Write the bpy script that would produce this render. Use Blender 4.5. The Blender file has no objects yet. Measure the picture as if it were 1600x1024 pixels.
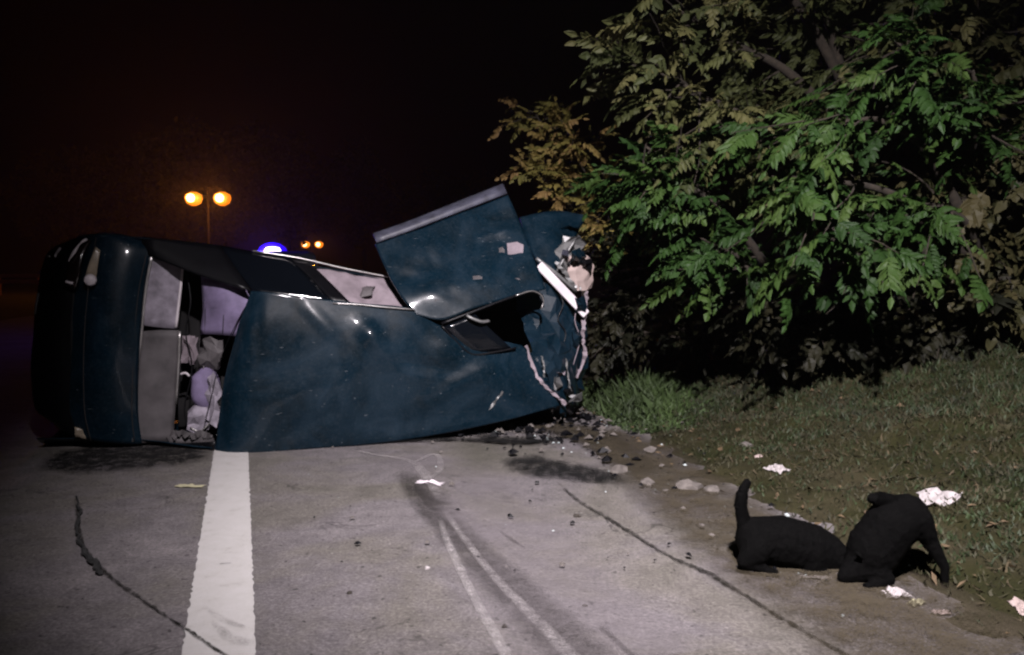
import bpy, bmesh, math, random
from mathutils import Vector as V, Matrix, noise
random.seed(7)
R = math.radians
sc = bpy.context.scene
col = sc.collection

# ------------------------------------------------------------------ camera
F, CX, CY, HC = 1256.0, 800.0, 512.0, 1.35      # focal length in photo pixels, centre, eye height
PITCH = math.atan(75.0 / F)
cam = bpy.data.cameras.new('camera')
cam.sensor_width = 36.0
cam.lens = F / 1600.0 * 36.0
cam.clip_start = 0.05
cam.clip_end = 2000.0
camo = bpy.data.objects.new('camera', cam)
col.objects.link(camo)
camo.location = (0, 0, HC)
camo.rotation_euler = (math.pi / 2 - PITCH, 0, 0)
sc.camera = camo

# ------------------------------------------------------------------ night sky, moon, work light
world = bpy.data.worlds.new('World')
sc.world = world
world.use_nodes = True
wn = world.node_tree.nodes
wn.clear()
sky = wn.new('ShaderNodeTexSky')
sky.sky_type = 'NISHITA'
sky.sun_disc = False
sky.sun_elevation = R(-7.0)
sky.sun_rotation = R(200)
bg = wn.new('ShaderNodeBackground')
bg.inputs['Strength'].default_value = 0.06
wo = wn.new('ShaderNodeOutputWorld')
world.node_tree.links.new(sky.outputs[0], bg.inputs['Color'])
world.node_tree.links.new(bg.outputs[0], wo.inputs['Surface'])

sun = bpy.data.lights.new('moon', 'SUN')
sun.energy = 0.012
sun.angle = R(0.5)
sun.color = (0.85, 0.9, 1.0)
suno = bpy.data.objects.new('moon', sun)
col.objects.link(suno)
suno.rotation_euler = (R(40), R(12), R(20))

# the work light that lights the whole place from beside the photographer
flash = bpy.data.lights.new('work_light', 'SPOT')
flash.energy = 7400.0
flash.color = (1.0, 0.92, 0.96)
flash.spot_size = R(72)
flash.spot_blend = 1.0
flash.shadow_soft_size = 0.10
flasho = bpy.data.objects.new('work_light', flash)
col.objects.link(flasho)
flasho.location = (0.4, -0.3, 5.28)
_d = V((1.45, 7.0, -0.36)) - flasho.location
flasho.rotation_euler = _d.to_track_quat('-Z', 'Y').to_euler()

sc.view_settings.view_transform = 'Standard'
sc.view_settings.look = 'None'
sc.view_settings.gamma = 1.0
sc.view_settings.exposure = 0.0
sc.view_settings.use_curve_mapping = False
sc.render.engine = 'CYCLES'
sc.cycles.use_denoising = True
sc.cycles.use_adaptive_sampling = True
sc.cycles.adaptive_threshold = 0.03
sc.cycles.max_bounces = 4
sc.cycles.diffuse_bounces = 2
sc.cycles.glossy_bounces = 2
sc.cycles.transparent_max_bounces = 8
sc.cycles.filter_width = 2.3
sc.cycles.volume_bounces = 0
sc.cycles.sample_clamp_indirect = 4.0
sc.cycles.caustics_reflective = False
sc.cycles.caustics_refractive = False

# ------------------------------------------------------------------ where things are
CP, SP = math.cos(PITCH), math.sin(PITCH)
EYE = V((0, 0, HC))
def ray(px, py):
    x, y = (px - CX) / F, (CY - py) / F
    return V((x, CP + y * SP, -SP + y * CP))
def U(px, py, Y):
    r = ray(px, py)
    return EYE + r * (Y / r.y)
def G(px, py, z=0.0):
    r = ray(px, py)
    return EYE + r * ((z - HC) / r.z)

# ------------------------------------------------------------------ helpers
def tag(o, label=None, cat=None, group=None, kind=None):
    if label: o['label'] = label
    if cat: o['category'] = cat
    if group: o['group'] = group
    if kind: o['kind'] = kind
    return o
def empty(name, loc=(0, 0, 0), rz=0.0):
    o = bpy.data.objects.new(name, None)
    o.empty_display_size = 0.1
    o.location = loc
    o.rotation_euler = (0, 0, rz)
    col.objects.link(o)
    return o
def base(parent):
    p = V((0, 0, 0))
    while parent is not None:
        p = p + V(parent.location)
        parent = parent.parent
    return p
def mesh(name, verts, faces, mat=None, parent=None, smooth=False, local=False, mats=None, fm=None):
    """one mesh object; verts are world coordinates unless local"""
    me = bpy.data.meshes.new(name)
    off = V((0, 0, 0)) if local else base(parent)
    me.from_pydata([tuple(V(v) - off) for v in verts], [], faces)
    if mats:
        for m in mats: me.materials.append(m)
        if fm: me.polygons.foreach_set('material_index', fm)
    elif mat: me.materials.append(mat)
    if smooth: me.polygons.foreach_set('use_smooth', [True] * len(me.polygons))
    me.update()
    o = bpy.data.objects.new(name, me)
    col.objects.link(o)
    o.parent = parent
    return o
def recalc(o):
    bm = bmesh.new(); bm.from_mesh(o.data)
    bmesh.ops.recalc_face_normals(bm, faces=bm.faces)
    bm.to_mesh(o.data); bm.free()
    return o
def solid(o, t, off=0.0):
    m = o.modifiers.new('thickness', 'SOLIDIFY')
    m.thickness = t; m.offset = off
    return o
def bevel(o, w, s=2):
    m = o.modifiers.new('bevel', 'BEVEL')
    m.width = w; m.segments = s; m.limit_method = 'ANGLE'
    return o
def cr(p0, p1, p2, p3, t):
    return 0.5 * ((2 * p1) + (p2 - p0) * t + (2 * p0 - 5 * p1 + 4 * p2 - p3) * t * t + (3 * p1 - p0 - 3 * p2 + p3) * t ** 3)
def curve(pts, n):
    """catmull-rom through points, n samples per span"""
    pts = [V(p) for p in pts]
    ext = [pts[0] * 2 - pts[1]] + pts + [pts[-1] * 2 - pts[-2]]
    out = []
    for i in range(len(pts) - 1):
        for k in range(n):
            out.append(cr(ext[i], ext[i + 1], ext[i + 2], ext[i + 3], k / n))
    out.append(pts[-1])
    return out
def patch(name, ctrl, mat, parent, n=5, thick=0.006, dents=(), wob=0.0, wscale=2.0, seed=0, smooth=True):
    rows = [curve(r, n) for r in ctrl]
    cols = list(zip(*rows))
    grid = [curve(c, n) for c in cols]
    nu, nv = len(grid), len(grid[0])
    vs = []
    for i in range(nu):
        for j in range(nv):
            p = grid[i][j]
            a = grid[min(i + 1, nu - 1)][j] - grid[max(i - 1, 0)][j]
            b = grid[i][min(j + 1, nv - 1)] - grid[i][max(j - 1, 0)]
            nn = a.cross(b)
            nn = nn.normalized() if nn.length > 1e-9 else V((0, 0, 1))
            d = 0.0
            if wob: d += wob * noise.noise(p * wscale + V((seed, seed * 2.3, 0)))
            for dn in dents:
                if len(dn) == 3:
                    c, r, amp = dn
                    q = (p - c).length / r
                    if q < 3: d += amp * math.exp(-q * q)
                else:                                   # a crease along a segment, sharp on its ridge
                    c, e, r, amp = dn
                    ab = e - c
                    f_ = max(0.0, min(1.0, (p - c).dot(ab) / ab.dot(ab)))
                    q = (p - c - ab * f_).length / r
                    if q < 1: d += amp * (1 - q) * math.sin(math.pi * (.12 + .76 * f_))
            vs.append(p + nn * d)
    fs = [(i * nv + j, (i + 1) * nv + j, (i + 1) * nv + j + 1, i * nv + j + 1) for i in range(nu - 1) for j in range(nv - 1)]
    o = mesh(name, vs, fs, mat, parent, smooth)
    if thick: solid(o, thick, 0)
    return o
def tube_data(pts, rad, seg=8, cap=True, squash=None):
    pts = [V(p) for p in pts]
    if not hasattr(rad, '__len__'): rad = [rad] * len(pts)
    vs, fs = [], []
    up = V((0, 0, 1))
    prev = None
    for i, p in enumerate(pts):
        t = (pts[min(i + 1, len(pts) - 1)] - pts[max(i - 1, 0)])
        t = t.normalized() if t.length > 1e-9 else V((0, 0, 1))
        if prev is None:
            s = t.cross(up)
            if s.length < 0.05: s = t.cross(V((1, 0, 0)))
        else:
            s = prev - t * prev.dot(t)
        s.normalize(); prev = s
        b = t.cross(s)
        for k in range(seg):
            a = 2 * math.pi * k / seg
            vs.append(p + (s * math.cos(a) + b * math.sin(a) * (squash or 1)) * rad[i])
    n = len(pts)
    for i in range(n - 1):
        for k in range(seg):
            k2 = (k + 1) % seg
            fs.append((i * seg + k, i * seg + k2, (i + 1) * seg + k2, (i + 1) * seg + k))
    if cap:
        fs.append(tuple(range(seg - 1, -1, -1)))
        fs.append(tuple((n - 1) * seg + k for k in range(seg)))
    return vs, fs
def tube(name, pts, rad, mat, parent=None, seg=8, smooth=True, squash=None):
    v, f = tube_data(pts, rad, seg, True, squash)
    return mesh(name, v, f, mat, parent, smooth)
def box_data(c, sx, sy, sz, ax=None):
    c = V(c)
    X, Y, Z = ax or (V((1, 0, 0)), V((0, 1, 0)), V((0, 0, 1)))
    vs = [c + X * (sx / 2 * i) + Y * (sy / 2 * j) + Z * (sz / 2 * k) for i in (-1, 1) for j in (-1, 1) for k in (-1, 1)]
    fs = [(0, 1, 3, 2), (4, 6, 7, 5), (0, 4, 5, 1), (2, 3, 7, 6), (0, 2, 6, 4), (1, 5, 7, 3)]
    return vs, fs
def box(name, c, s, mat, parent=None, ax=None, bev=0.0):
    v, f = box_data(c, s[0], s[1], s[2], ax)
    o = mesh(name, v, f, mat, parent)
    if bev: bevel(o, bev)
    return o
def lathe(name, prof, o, axis, mat, parent, seg=20, smooth=True):
    """prof: (radius, along) pairs; axis unit vector"""
    axis = V(axis).normalized()
    s = axis.cross(V((0, 0, 1)))
    if s.length < 0.05: s = axis.cross(V((1, 0, 0)))
    s.normalize(); b = axis.cross(s)
    vs, fs = [], []
    for (r, h) in prof:
        for k in range(seg):
            a = 2 * math.pi * k / seg
            vs.append(V(o) + axis * h + (s * math.cos(a) + b * math.sin(a)) * r)
    for i in range(len(prof) - 1):
        for k in range(seg):
            k2 = (k + 1) % seg
            fs.append((i * seg + k, i * seg + k2, (i + 1) * seg + k2, (i + 1) * seg + k))
    fs.append(tuple(range(seg)))
    fs.append(tuple((len(prof) - 1) * seg + k for k in range(seg)))
    return recalc(mesh(name, vs, fs, mat, parent, smooth))

# ------------------------------------------------------------------ materials
def new_mat(name):
    m = bpy.data.materials.new(name)
    m.use_nodes = True
    nt = m.node_tree
    b = nt.nodes.get('Principled BSDF')
    return m, nt, b
def N(nt, t, **kw):
    n = nt.nodes.new(t)
    for k, v in kw.items():
        if k.startswith('_'): setattr(n, k[1:], v)
        else: n.inputs[k.replace('__', ' ')].default_value = v
    return n
def ramp(nt, stops, fac=None):
    n = nt.nodes.new('ShaderNodeValToRGB')
    e = n.color_ramp.elements
    while len(e) < len(stops): e.new(0.5)
    for i, (p, c) in enumerate(stops):
        e[i].position = p
        e[i].color = (c[0], c[1], c[2], 1) if hasattr(c, '__len__') else (c, c, c, 1)
    if fac is not None: nt.links.new(fac, n.inputs['Fac'])
    return n
def noise_tex(nt, scale, detail=6, rough=0.6, coord='Object', dist=0.0):
    tc = nt.nodes.new('ShaderNodeTexCoord')
    n = nt.nodes.new('ShaderNodeTexNoise')
    n.inputs['Scale'].default_value = scale
    n.inputs['Detail'].default_value = detail
    n.inputs['Roughness'].default_value = rough
    n.inputs['Distortion'].default_value = dist
    nt.links.new(tc.outputs[coord], n.inputs['Vector'])
    return n
def mix(nt, a, b, fac, mode='MIX'):
    n = nt.nodes.new('ShaderNodeMix')
    n.data_type = 'RGBA'; n.blend_type = mode
    for sock, val in ((n.inputs[6], a), (n.inputs[7], b), (n.inputs[0], fac)):
        if hasattr(val, 'is_linked'): nt.links.new(val, sock)
        elif hasattr(val, '__len__'): sock.default_value = (val[0], val[1], val[2], 1)
        else: sock.default_value = val
    return n.outputs[2]
def bump(nt, b, h, strength=0.4, dist=0.01):
    n = nt.nodes.new('ShaderNodeBump')
    n.inputs['Strength'].default_value = strength
    n.inputs['Distance'].default_value = dist
    nt.links.new(h, n.inputs['Height'])
    nt.links.new(n.outputs[0], b.inputs['Normal'])
def simple(name, colr, rough=0.6, metal=0.0, var=0.25, scale=8.0, bmp=0.15, spec=0.5, coat=0.0):
    m, nt, b = new_mat(name)
    nz = noise_tex(nt, scale)
    lo = [max(0, c * (1 - var)) for c in colr]; hi = [min(1, c * (1 + var)) for c in colr]
    r = ramp(nt, [(0.3, lo), (0.7, hi)], nz.outputs['Fac'])
    nt.links.new(r.outputs[0], b.inputs['Base Color'])
    b.inputs['Roughness'].default_value = rough
    b.inputs['Metallic'].default_value = metal
    b.inputs['Specular IOR Level'].default_value = spec
    b.inputs['Coat Weight'].default_value = coat
    if bmp:
        n2 = noise_tex(nt, scale * 6)
        bump(nt, b, n2.outputs['Fac'], bmp, 0.004)
    return m
def emit(name, colr, strength, basec=(0.1, 0.1, 0.1)):
    m, nt, b = new_mat(name)
    b.inputs['Base Color'].default_value = (*basec, 1)
    b.inputs['Emission Color'].default_value = (*colr, 1)
    b.inputs['Emission Strength'].default_value = strength
    return m
M = {}
# asphalt: fine aggregate, blotches, dusty patches
m, nt, b = new_mat('asphalt')
big = noise_tex(nt, 0.9, 5, 0.6, dist=0.4); mid = noise_tex(nt, 7, 6, 0.7); fine = noise_tex(nt, 55, 6, 0.95)
c1 = ramp(nt, [(0.30, (0.085, 0.080, 0.066)), (0.44, (0.125, 0.114, 0.104)), (0.56, (0.130, 0.118, 0.122)), (0.7, (0.175, 0.158, 0.160))], big.outputs['Fac'])
c2 = ramp(nt, [(0.3, 0.35), (0.55, 1.0), (0.75, 1.4)], mid.outputs['Fac'])
c3 = ramp(nt, [(0.34, 0.2), (0.5, 0.95), (0.66, 2.1)], fine.outputs['Fac'])
x = mix(nt, c1.outputs[0], c2.outputs[0], 0.45, 'MULTIPLY')
x = mix(nt, x, c3.outputs[0], 0.75, 'MULTIPLY')
spk = noise_tex(nt, 26, 2, 0.5)
c4 = ramp(nt, [(0.66, 1.0), (0.70, 0.25)], spk.outputs['Fac'])
x = mix(nt, x, c4.outputs[0], 0.8, 'MULTIPLY')
spl = noise_tex(nt, 33, 2, 0.5)
c5 = ramp(nt, [(0.70, 0.0), (0.74, 0.5)], spl.outputs['Fac'])
x = mix(nt, x, (0.30, 0.28, 0.26), c5.outputs[0])
crk = noise_tex(nt, 2.1, 4, 0.55, dist=1.5)
c6 = ramp(nt, [(0.485, 1.0), (0.497, 0.35), (0.503, 0.35), (0.515, 1.0)], crk.outputs['Fac'])
brk = noise_tex(nt, 1.3, 3, 0.5)
c7 = ramp(nt, [(0.52, 0.0), (0.62, 0.85)], brk.outputs['Fac'])
x = mix(nt, x, mix(nt, x, c6.outputs[0], 1.0, 'MULTIPLY'), c7.outputs[0])
nt.links.new(x, b.inputs['Base Color'])
b.inputs['Roughness'].default_value = 0.85
b.inputs['Specular IOR Level'].default_value = 0.3
bump(nt, b, fine.outputs['Fac'], 0.55, 0.004)
M['asphalt'] = m
# soil of the bank
m, nt, b = new_mat('soil')
big = noise_tex(nt, 0.8, 6, 0.65); mid = noise_tex(nt, 6, 6, 0.7); fine = noise_tex(nt, 60, 5, 0.75)
c1 = ramp(nt, [(0.35, (0.015, 0.021, 0.005)), (0.50, (0.027, 0.026, 0.009)), (0.68, (0.055, 0.046, 0.026))], big.outputs['Fac'])
c2 = ramp(nt, [(0.3, 0.45), (0.6, 1.0), (0.8, 1.35)], mid.outputs['Fac'])
c3 = ramp(nt, [(0.3, 0.5), (0.7, 1.4)], fine.outputs['Fac'])
x = mix(nt, c1.outputs[0], c2.outputs[0], 0.6, 'MULTIPLY'); x = mix(nt, x, c3.outputs[0], 0.6, 'MULTIPLY')
nt.links.new(x, b.inputs['Base Color'])
b.inputs['Roughness'].default_value = 0.95
b.inputs['Specular IOR Level'].default_value = 0.15
bump(nt, b, fine.outputs['Fac'], 0.8, 0.02)
M['soil'] = m
# worn road paint
m, nt, b = new_mat('road_paint')
wear = noise_tex(nt, 9, 8, 0.75); fine = noise_tex(nt, 110, 4, 0.8)
c = ramp(nt, [(0.26, (0.28, 0.26, 0.245)), (0.42, (0.42, 0.405, 0.39)), (0.75, (0.47, 0.455, 0.45))], wear.outputs['Fac'])
c3 = ramp(nt, [(0.26, 0.35), (0.42, 1.0)], fine.outputs['Fac'])
x = mix(nt, c.outputs[0], c3.outputs[0], 0.5, 'MULTIPLY')
nt.links.new(x, b.inputs['Base Color'])
b.inputs['Roughness'].default_value = 0.8
bump(nt, b, fine.outputs['Fac'], 0.4, 0.003)
M['road_paint'] = m
# streaky marks on the road, ragged with alpha
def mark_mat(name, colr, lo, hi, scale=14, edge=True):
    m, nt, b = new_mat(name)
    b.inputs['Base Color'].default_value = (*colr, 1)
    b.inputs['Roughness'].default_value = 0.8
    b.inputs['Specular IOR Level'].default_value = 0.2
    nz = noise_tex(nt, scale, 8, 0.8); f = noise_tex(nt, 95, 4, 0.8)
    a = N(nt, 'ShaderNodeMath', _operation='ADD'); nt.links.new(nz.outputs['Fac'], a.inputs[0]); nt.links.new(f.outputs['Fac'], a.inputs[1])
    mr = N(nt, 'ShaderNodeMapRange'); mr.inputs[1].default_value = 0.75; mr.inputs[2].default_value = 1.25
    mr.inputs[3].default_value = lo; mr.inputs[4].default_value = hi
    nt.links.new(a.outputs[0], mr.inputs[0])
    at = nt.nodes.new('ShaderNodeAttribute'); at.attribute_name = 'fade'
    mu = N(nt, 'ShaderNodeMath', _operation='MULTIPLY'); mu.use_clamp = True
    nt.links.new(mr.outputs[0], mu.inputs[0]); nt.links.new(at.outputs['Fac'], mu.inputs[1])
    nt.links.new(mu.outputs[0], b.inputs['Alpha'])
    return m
M['scratch'] = mark_mat('pale_scratch', (0.40, 0.375, 0.37), -0.22, 0.85)
M['skid'] = mark_mat('rubber_skid', (0.020, 0.018, 0.015), 0.05, 1.0, 6)
M['dusty'] = mark_mat('dusty_smear', (0.20, 0.18, 0.19), 0.0, 0.5, 3)
M['faint'] = mark_mat('faint_scuff', (0.10, 0.09, 0.08), -0.2, 0.5)
M['dirt'] = mark_mat('loose_dirt', (0.050, 0.041, 0.027), 0.0, 1.5, 5)
M['oil'] = mark_mat('oil_stain', (0.006, 0.006, 0.006), -0.7, 2.3, 10)  # dark stains, and shade beside the car painted onto the road
M['seam'] = mark_mat('tar_seam', (0.014, 0.013, 0.011), -0.35, 1.7, 9)
# car paint: deep blue, scuffed and dusty
m, nt, b = new_mat('blue_car_paint')
big = noise_tex(nt, 2.2, 6, 0.65, dist=0.8); fine = noise_tex(nt, 45, 6, 0.8); strk = noise_tex(nt, 7, 5, 0.7)
c = ramp(nt, [(0.30, (0.0006, 0.0044, 0.0074)), (0.50, (0.0016, 0.0088, 0.0160)), (0.76, (0.009, 0.020, 0.032))], big.outputs['Fac'])
d = ramp(nt, [(0.5, 0.0), (0.72, 0.5)], fine.outputs['Fac'])
x = mix(nt, c.outputs[0], (0.022, 0.032, 0.042), d.outputs[0])
tcs = nt.nodes.new('ShaderNodeTexCoord'); mp = nt.nodes.new('ShaderNodeMapping')
mp.inputs['Rotation'].default_value = (0.3, 0.5, 0.4); mp.inputs['Scale'].default_value = (1.2, 30, 30)
nt.links.new(tcs.outputs['Object'], mp.inputs['Vector'])
sn = nt.nodes.new('ShaderNodeTexNoise'); sn.inputs['Scale'].default_value = 2.0; sn.inputs['Detail'].default_value = 3
nt.links.new(mp.outputs[0], sn.inputs['Vector'])
sr = ramp(nt, [(0.70, 0.0), (0.74, 0.7)], sn.outputs['Fac'])
x = mix(nt, x, (0.09, 0.10, 0.11), sr.outputs[0])
nt.links.new(x, b.inputs['Base Color'])
rr = ramp(nt, [(0.35, 0.30), (0.7, 0.52)], strk.outputs['Fac'])
nt.links.new(rr.outputs[0], b.inputs['Roughness'])
b.inputs['Specular IOR Level'].default_value = 0.13
b.inputs['Coat Weight'].default_value = 0.45
b.inputs['Coat Roughness'].default_value = 0.09
bump(nt, b, big.outputs['Fac'], 0.06, 0.03)
M['paint'] = m
M['trim'] = simple('black_trim', (0.0035, 0.0035, 0.0045), 0.4, spec=0.2)
M['grey_trim'] = simple('grey_interior_panel', (0.07, 0.063, 0.066), 0.7, scale=5, var=0.4)
M['pale_lilac'] = simple('pale_lilac_lining', (0.20, 0.18, 0.215), 0.8, scale=11, var=0.45)  # purplish light on the shelf put into the lining colour
M['lilac'] = simple('lilac_grey_fabric', (0.15, 0.12, 0.21), 0.8, scale=7, var=0.35)  # the beacon's purple light put into the fabric colour
M['dark_in'] = simple('dark_interior', (0.012, 0.011, 0.012), 0.9)
M['airbag'] = simple('pale_airbag_cloth', (0.20, 0.165, 0.185), 0.85, scale=6, var=0.3)
M['chrome'] = simple('bright_metal', (0.55, 0.53, 0.52), 0.3, metal=0.8, var=0.3)
M['white_strip'] = simple('white_plastic', (0.6, 0.55, 0.58), 0.5, var=0.15)
M['beige'] = simple('beige_plastic', (0.33, 0.26, 0.24), 0.7, var=0.25)
M['lamp_lens'] = simple('amber_clear_lens', (0.24, 0.20, 0.15), 0.25, var=0.3, coat=0.6)
M['red_lens'] = simple('dark_red_lens', (0.010, 0.006, 0.006), 0.2, var=0.3, coat=0.8)
M['rubber'] = simple('tyre_rubber', (0.018, 0.018, 0.018), 0.85)
M['steel'] = simple('dull_steel', (0.22, 0.22, 0.22), 0.5, metal=0.7)
M['under'] = simple('underbody', (0.03, 0.028, 0.026), 0.8)
m, nt, b = new_mat('dark_glass')
b.inputs['Base Color'].default_value = (0.003, 0.004, 0.006, 1); b.inputs['Roughness'].default_value = 0.1
b.inputs['Coat Weight'].default_value = 0.5
nz = noise_tex(nt, 14, 5, 0.7); bump(nt, b, nz.outputs['Fac'], 0.15, 0.01)
M['glass'] = m
M['sill'] = simple('pale_sill_paint', (0.045, 0.046, 0.065), 0.5, scale=9, var=0.5)
m, nt, b = new_mat('broken_glass')
b.inputs['Base Color'].default_value = (0.55, 0.62, 0.62, 1); b.inputs['Roughness'].default_value = 0.15
b.inputs['Alpha'].default_value = 0.8
M['shard'] = m
M['galv'] = simple('rusty_rail_steel', (0.40, 0.16, 0.11), 0.7)  # reddish lamp light put into the rail's own colour
M['paper'] = simple('crumpled_paper', (0.34, 0.31, 0.31), 0.85, var=0.15, scale=20)
M['yellow_paper'] = simple('yellowed_card', (0.30, 0.28, 0.18), 0.85, var=0.2, scale=20)
M['stone'] = simple('pale_stone', (0.10, 0.088, 0.08), 0.9, var=0.4, scale=18, bmp=0.5)
M['clod'] = simple('dark_clod', (0.03, 0.025, 0.02), 0.95, var=0.4, scale=30, bmp=0.5)
M['bark'] = simple('bark', (0.024, 0.018, 0.012), 0.95, var=0.5, scale=20, bmp=0.6)
M['straw'] = simple('dry_straw', (0.052, 0.039, 0.019), 0.9, var=0.3)
M['grass'] = simple('green_grass', (0.016, 0.027, 0.006), 0.7, var=0.5, scale=3)
M['olive'] = simple('olive_grass', (0.026, 0.024, 0.008), 0.8, var=0.4, scale=3)
def fur_mat():
    m, nt, b = new_mat('black_fur')
    nz = noise_tex(nt, 60, 6, 0.8)
    c = ramp(nt, [(0.35, (0.0004, 0.0004, 0.0005)), (0.75, (0.0028, 0.0026, 0.0025))], nz.outputs['Fac'])
    nt.links.new(c.outputs[0], b.inputs['Base Color'])
    b.inputs['Roughness'].default_value = 0.8
    b.inputs['Specular IOR Level'].default_value = 0.06
    bump(nt, b, nz.outputs['Fac'], 0.9, 0.01)
    return m
M['fur'] = fur_mat()
def leaf_mat(name, c0, c1, c2):
    m, nt, b = new_mat(name)
    oi = nt.nodes.new('ShaderNodeObjectInfo')
    nz = noise_tex(nt, 2.0, 4, 0.7)
    add = N(nt, 'ShaderNodeMath', _operation='ADD'); nt.links.new(oi.outputs['Random'], add.inputs[0]); nt.links.new(nz.outputs['Fac'], add.inputs[1])
    hf = N(nt, 'ShaderNodeMath', _operation='MULTIPLY'); nt.links.new(add.outputs[0], hf.inputs[0]); hf.inputs[1].default_value = 0.5
    r = ramp(nt, [(0.25, c0), (0.5, c1), (0.8, c2)], hf.outputs[0])
    nt.links.new(r.outputs[0], b.inputs['Base Color'])
    b.inputs['Roughness'].default_value = 0.6
    b.inputs['Specular IOR Level'].default_value = 0.25
    tr = nt.nodes.new('ShaderNodeBsdfTranslucent'); nt.links.new(r.outputs[0], tr.inputs['Color'])
    mx = nt.nodes.new('ShaderNodeMixShader'); mx.inputs[0].default_value = 0.25
    out = nt.nodes.get('Material Output')
    nt.links.new(b.outputs[0], mx.inputs[1]); nt.links.new(tr.outputs[0], mx.inputs[2]); nt.links.new(mx.outputs[0], out.inputs['Surface'])
    return m
M['leaf_olive'] = leaf_mat('olive_leaf', (0.032, 0.040, 0.013), (0.06, 0.066, 0.022), (0.10, 0.092, 0.036))
M['leaf_green'] = leaf_mat('green_leaf', (0.010, 0.028, 0.005), (0.021, 0.052, 0.009), (0.050, 0.082, 0.018))
M['leaf_yellow'] = leaf_mat('yellowing_leaf', (0.13, 0.12, 0.03), (0.22, 0.18, 0.05), (0.25, 0.15, 0.06))
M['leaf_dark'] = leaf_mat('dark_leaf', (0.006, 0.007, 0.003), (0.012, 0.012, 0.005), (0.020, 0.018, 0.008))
M['leaf_olive2'] = leaf_mat('dull_olive_leaf', (0.022, 0.024, 0.008), (0.038, 0.037, 0.014), (0.065, 0.054, 0.023))  # olive leaf colour dimmed for the weaker light at the right
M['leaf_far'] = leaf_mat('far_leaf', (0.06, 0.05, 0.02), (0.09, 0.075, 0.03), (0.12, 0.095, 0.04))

# ------------------------------------------------------------------ ground, bank, road
RD = V((-0.319, 0.948, 0)).normalized()         # direction of the road
E0, E1 = G(1560, 1010), G(985, 680)             # ragged edge between tarmac and bank
ED = (E1 - E0).normalized()
EN = V((ED.y, -ED.x, 0))                        # pointing up the bank
def bank_d(x, y):
    return (V((x, y, 0)) - E0).dot(EN)
def hgt(x, y):
    d = bank_d(x, y) + 0.30 * noise.noise(V((x * 1.1, y * 1.1, 3.1))) + 0.12 * noise.noise(V((x * 4.1, y * 4.1, 1.1)))
    z = 0.0
    if d > 0:
        z = 0.10 * d + 0.05 * min(d, 4.0) ** 2 if d < 4 else 0.10 * d + 0.8 + 0.25 * (d - 4)
        z = min(z, 3.2)
        z += min(d, 0.6) * 0.10 * noise.noise(V((x * 2.2, y * 2.2, 0)))
        z += min(d, 0.5) * 0.07 * noise.noise(V((x * 7, y * 7, 5)))
    return z
# one sheet to the horizon, finer near the camera
def axis_vals(lo, hi, n0, n1, step):
    v = []
    x = lo
    while x < n0: v.append(x); x += max(step, (n0 - x) * 0.25)
    x = n0
    while x < n1: v.append(x); x += step
    x = n1
    while x < hi: v.append(x); x += max(step, (x - n1) * 0.25)
    v.append(hi)
    return v
xs = axis_vals(-600, 600, 0.2, 7.5, 0.09); ys = axis_vals(-60, 900, 1.5, 12.5, 0.09)
vs = [(x, y, hgt(x, y) - 0.03 + (0.037 if bank_d(x, y) > 0.22 + .15 * noise.noise(V((x * 2.5, y * 2.5, 9))) else 0.012 + 0.05 * max(0, noise.noise(V((x * 3, y * 3, 0)))) if bank_d(x, y) > -.25 else 0)) for x in xs for y in ys]
ny = len(ys)
fs = [(i * ny + j, (i + 1) * ny + j, (i + 1) * ny + j + 1, i * ny + j + 1) for i in range(len(xs) - 1) for j in range(ny - 1)]
ground = tag(mesh('ground', vs, fs, M['soil'], None, True), kind='structure')

# the carriageway bends to the right far ahead
def road_center(s):
    k = max(0.0, s - 25) ** 2 * 0.0022
    return G(150, 1024) + RD * s + V((RD.y, -RD.x, 0)) * k
vs, fs, n = [], [], 0
SS = [-10 + 0.5 * i for i in range(60)] + [20 + 4 * i for i in range(60)]
for s in SS:
    c = road_center(s); t = (road_center(s + 0.5) - road_center(s - 0.5)).normalized(); r_ = V((t.y, -t.x, 0))
    for k in range(57):
        w = -7.0 + k * 0.25
        p = c + r_ * w
        vs.append((p.x, p.y, 0.0))
keep = []
for i in range(len(SS) - 1):
    for k in range(56):
        q = (i * 57 + k, i * 57 + k + 1, (i + 1) * 57 + k + 1, (i + 1) * 57 + k)
        cx = sum(vs[a][0] for a in q) / 4; cy = sum(vs[a][1] for a in q) / 4
        if bank_d(cx, cy) < 0.6 or (cy > 14 and k < 40): fs.append(q)
road = tag(mesh('road', vs, fs, M['asphalt']), kind='structure')

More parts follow.
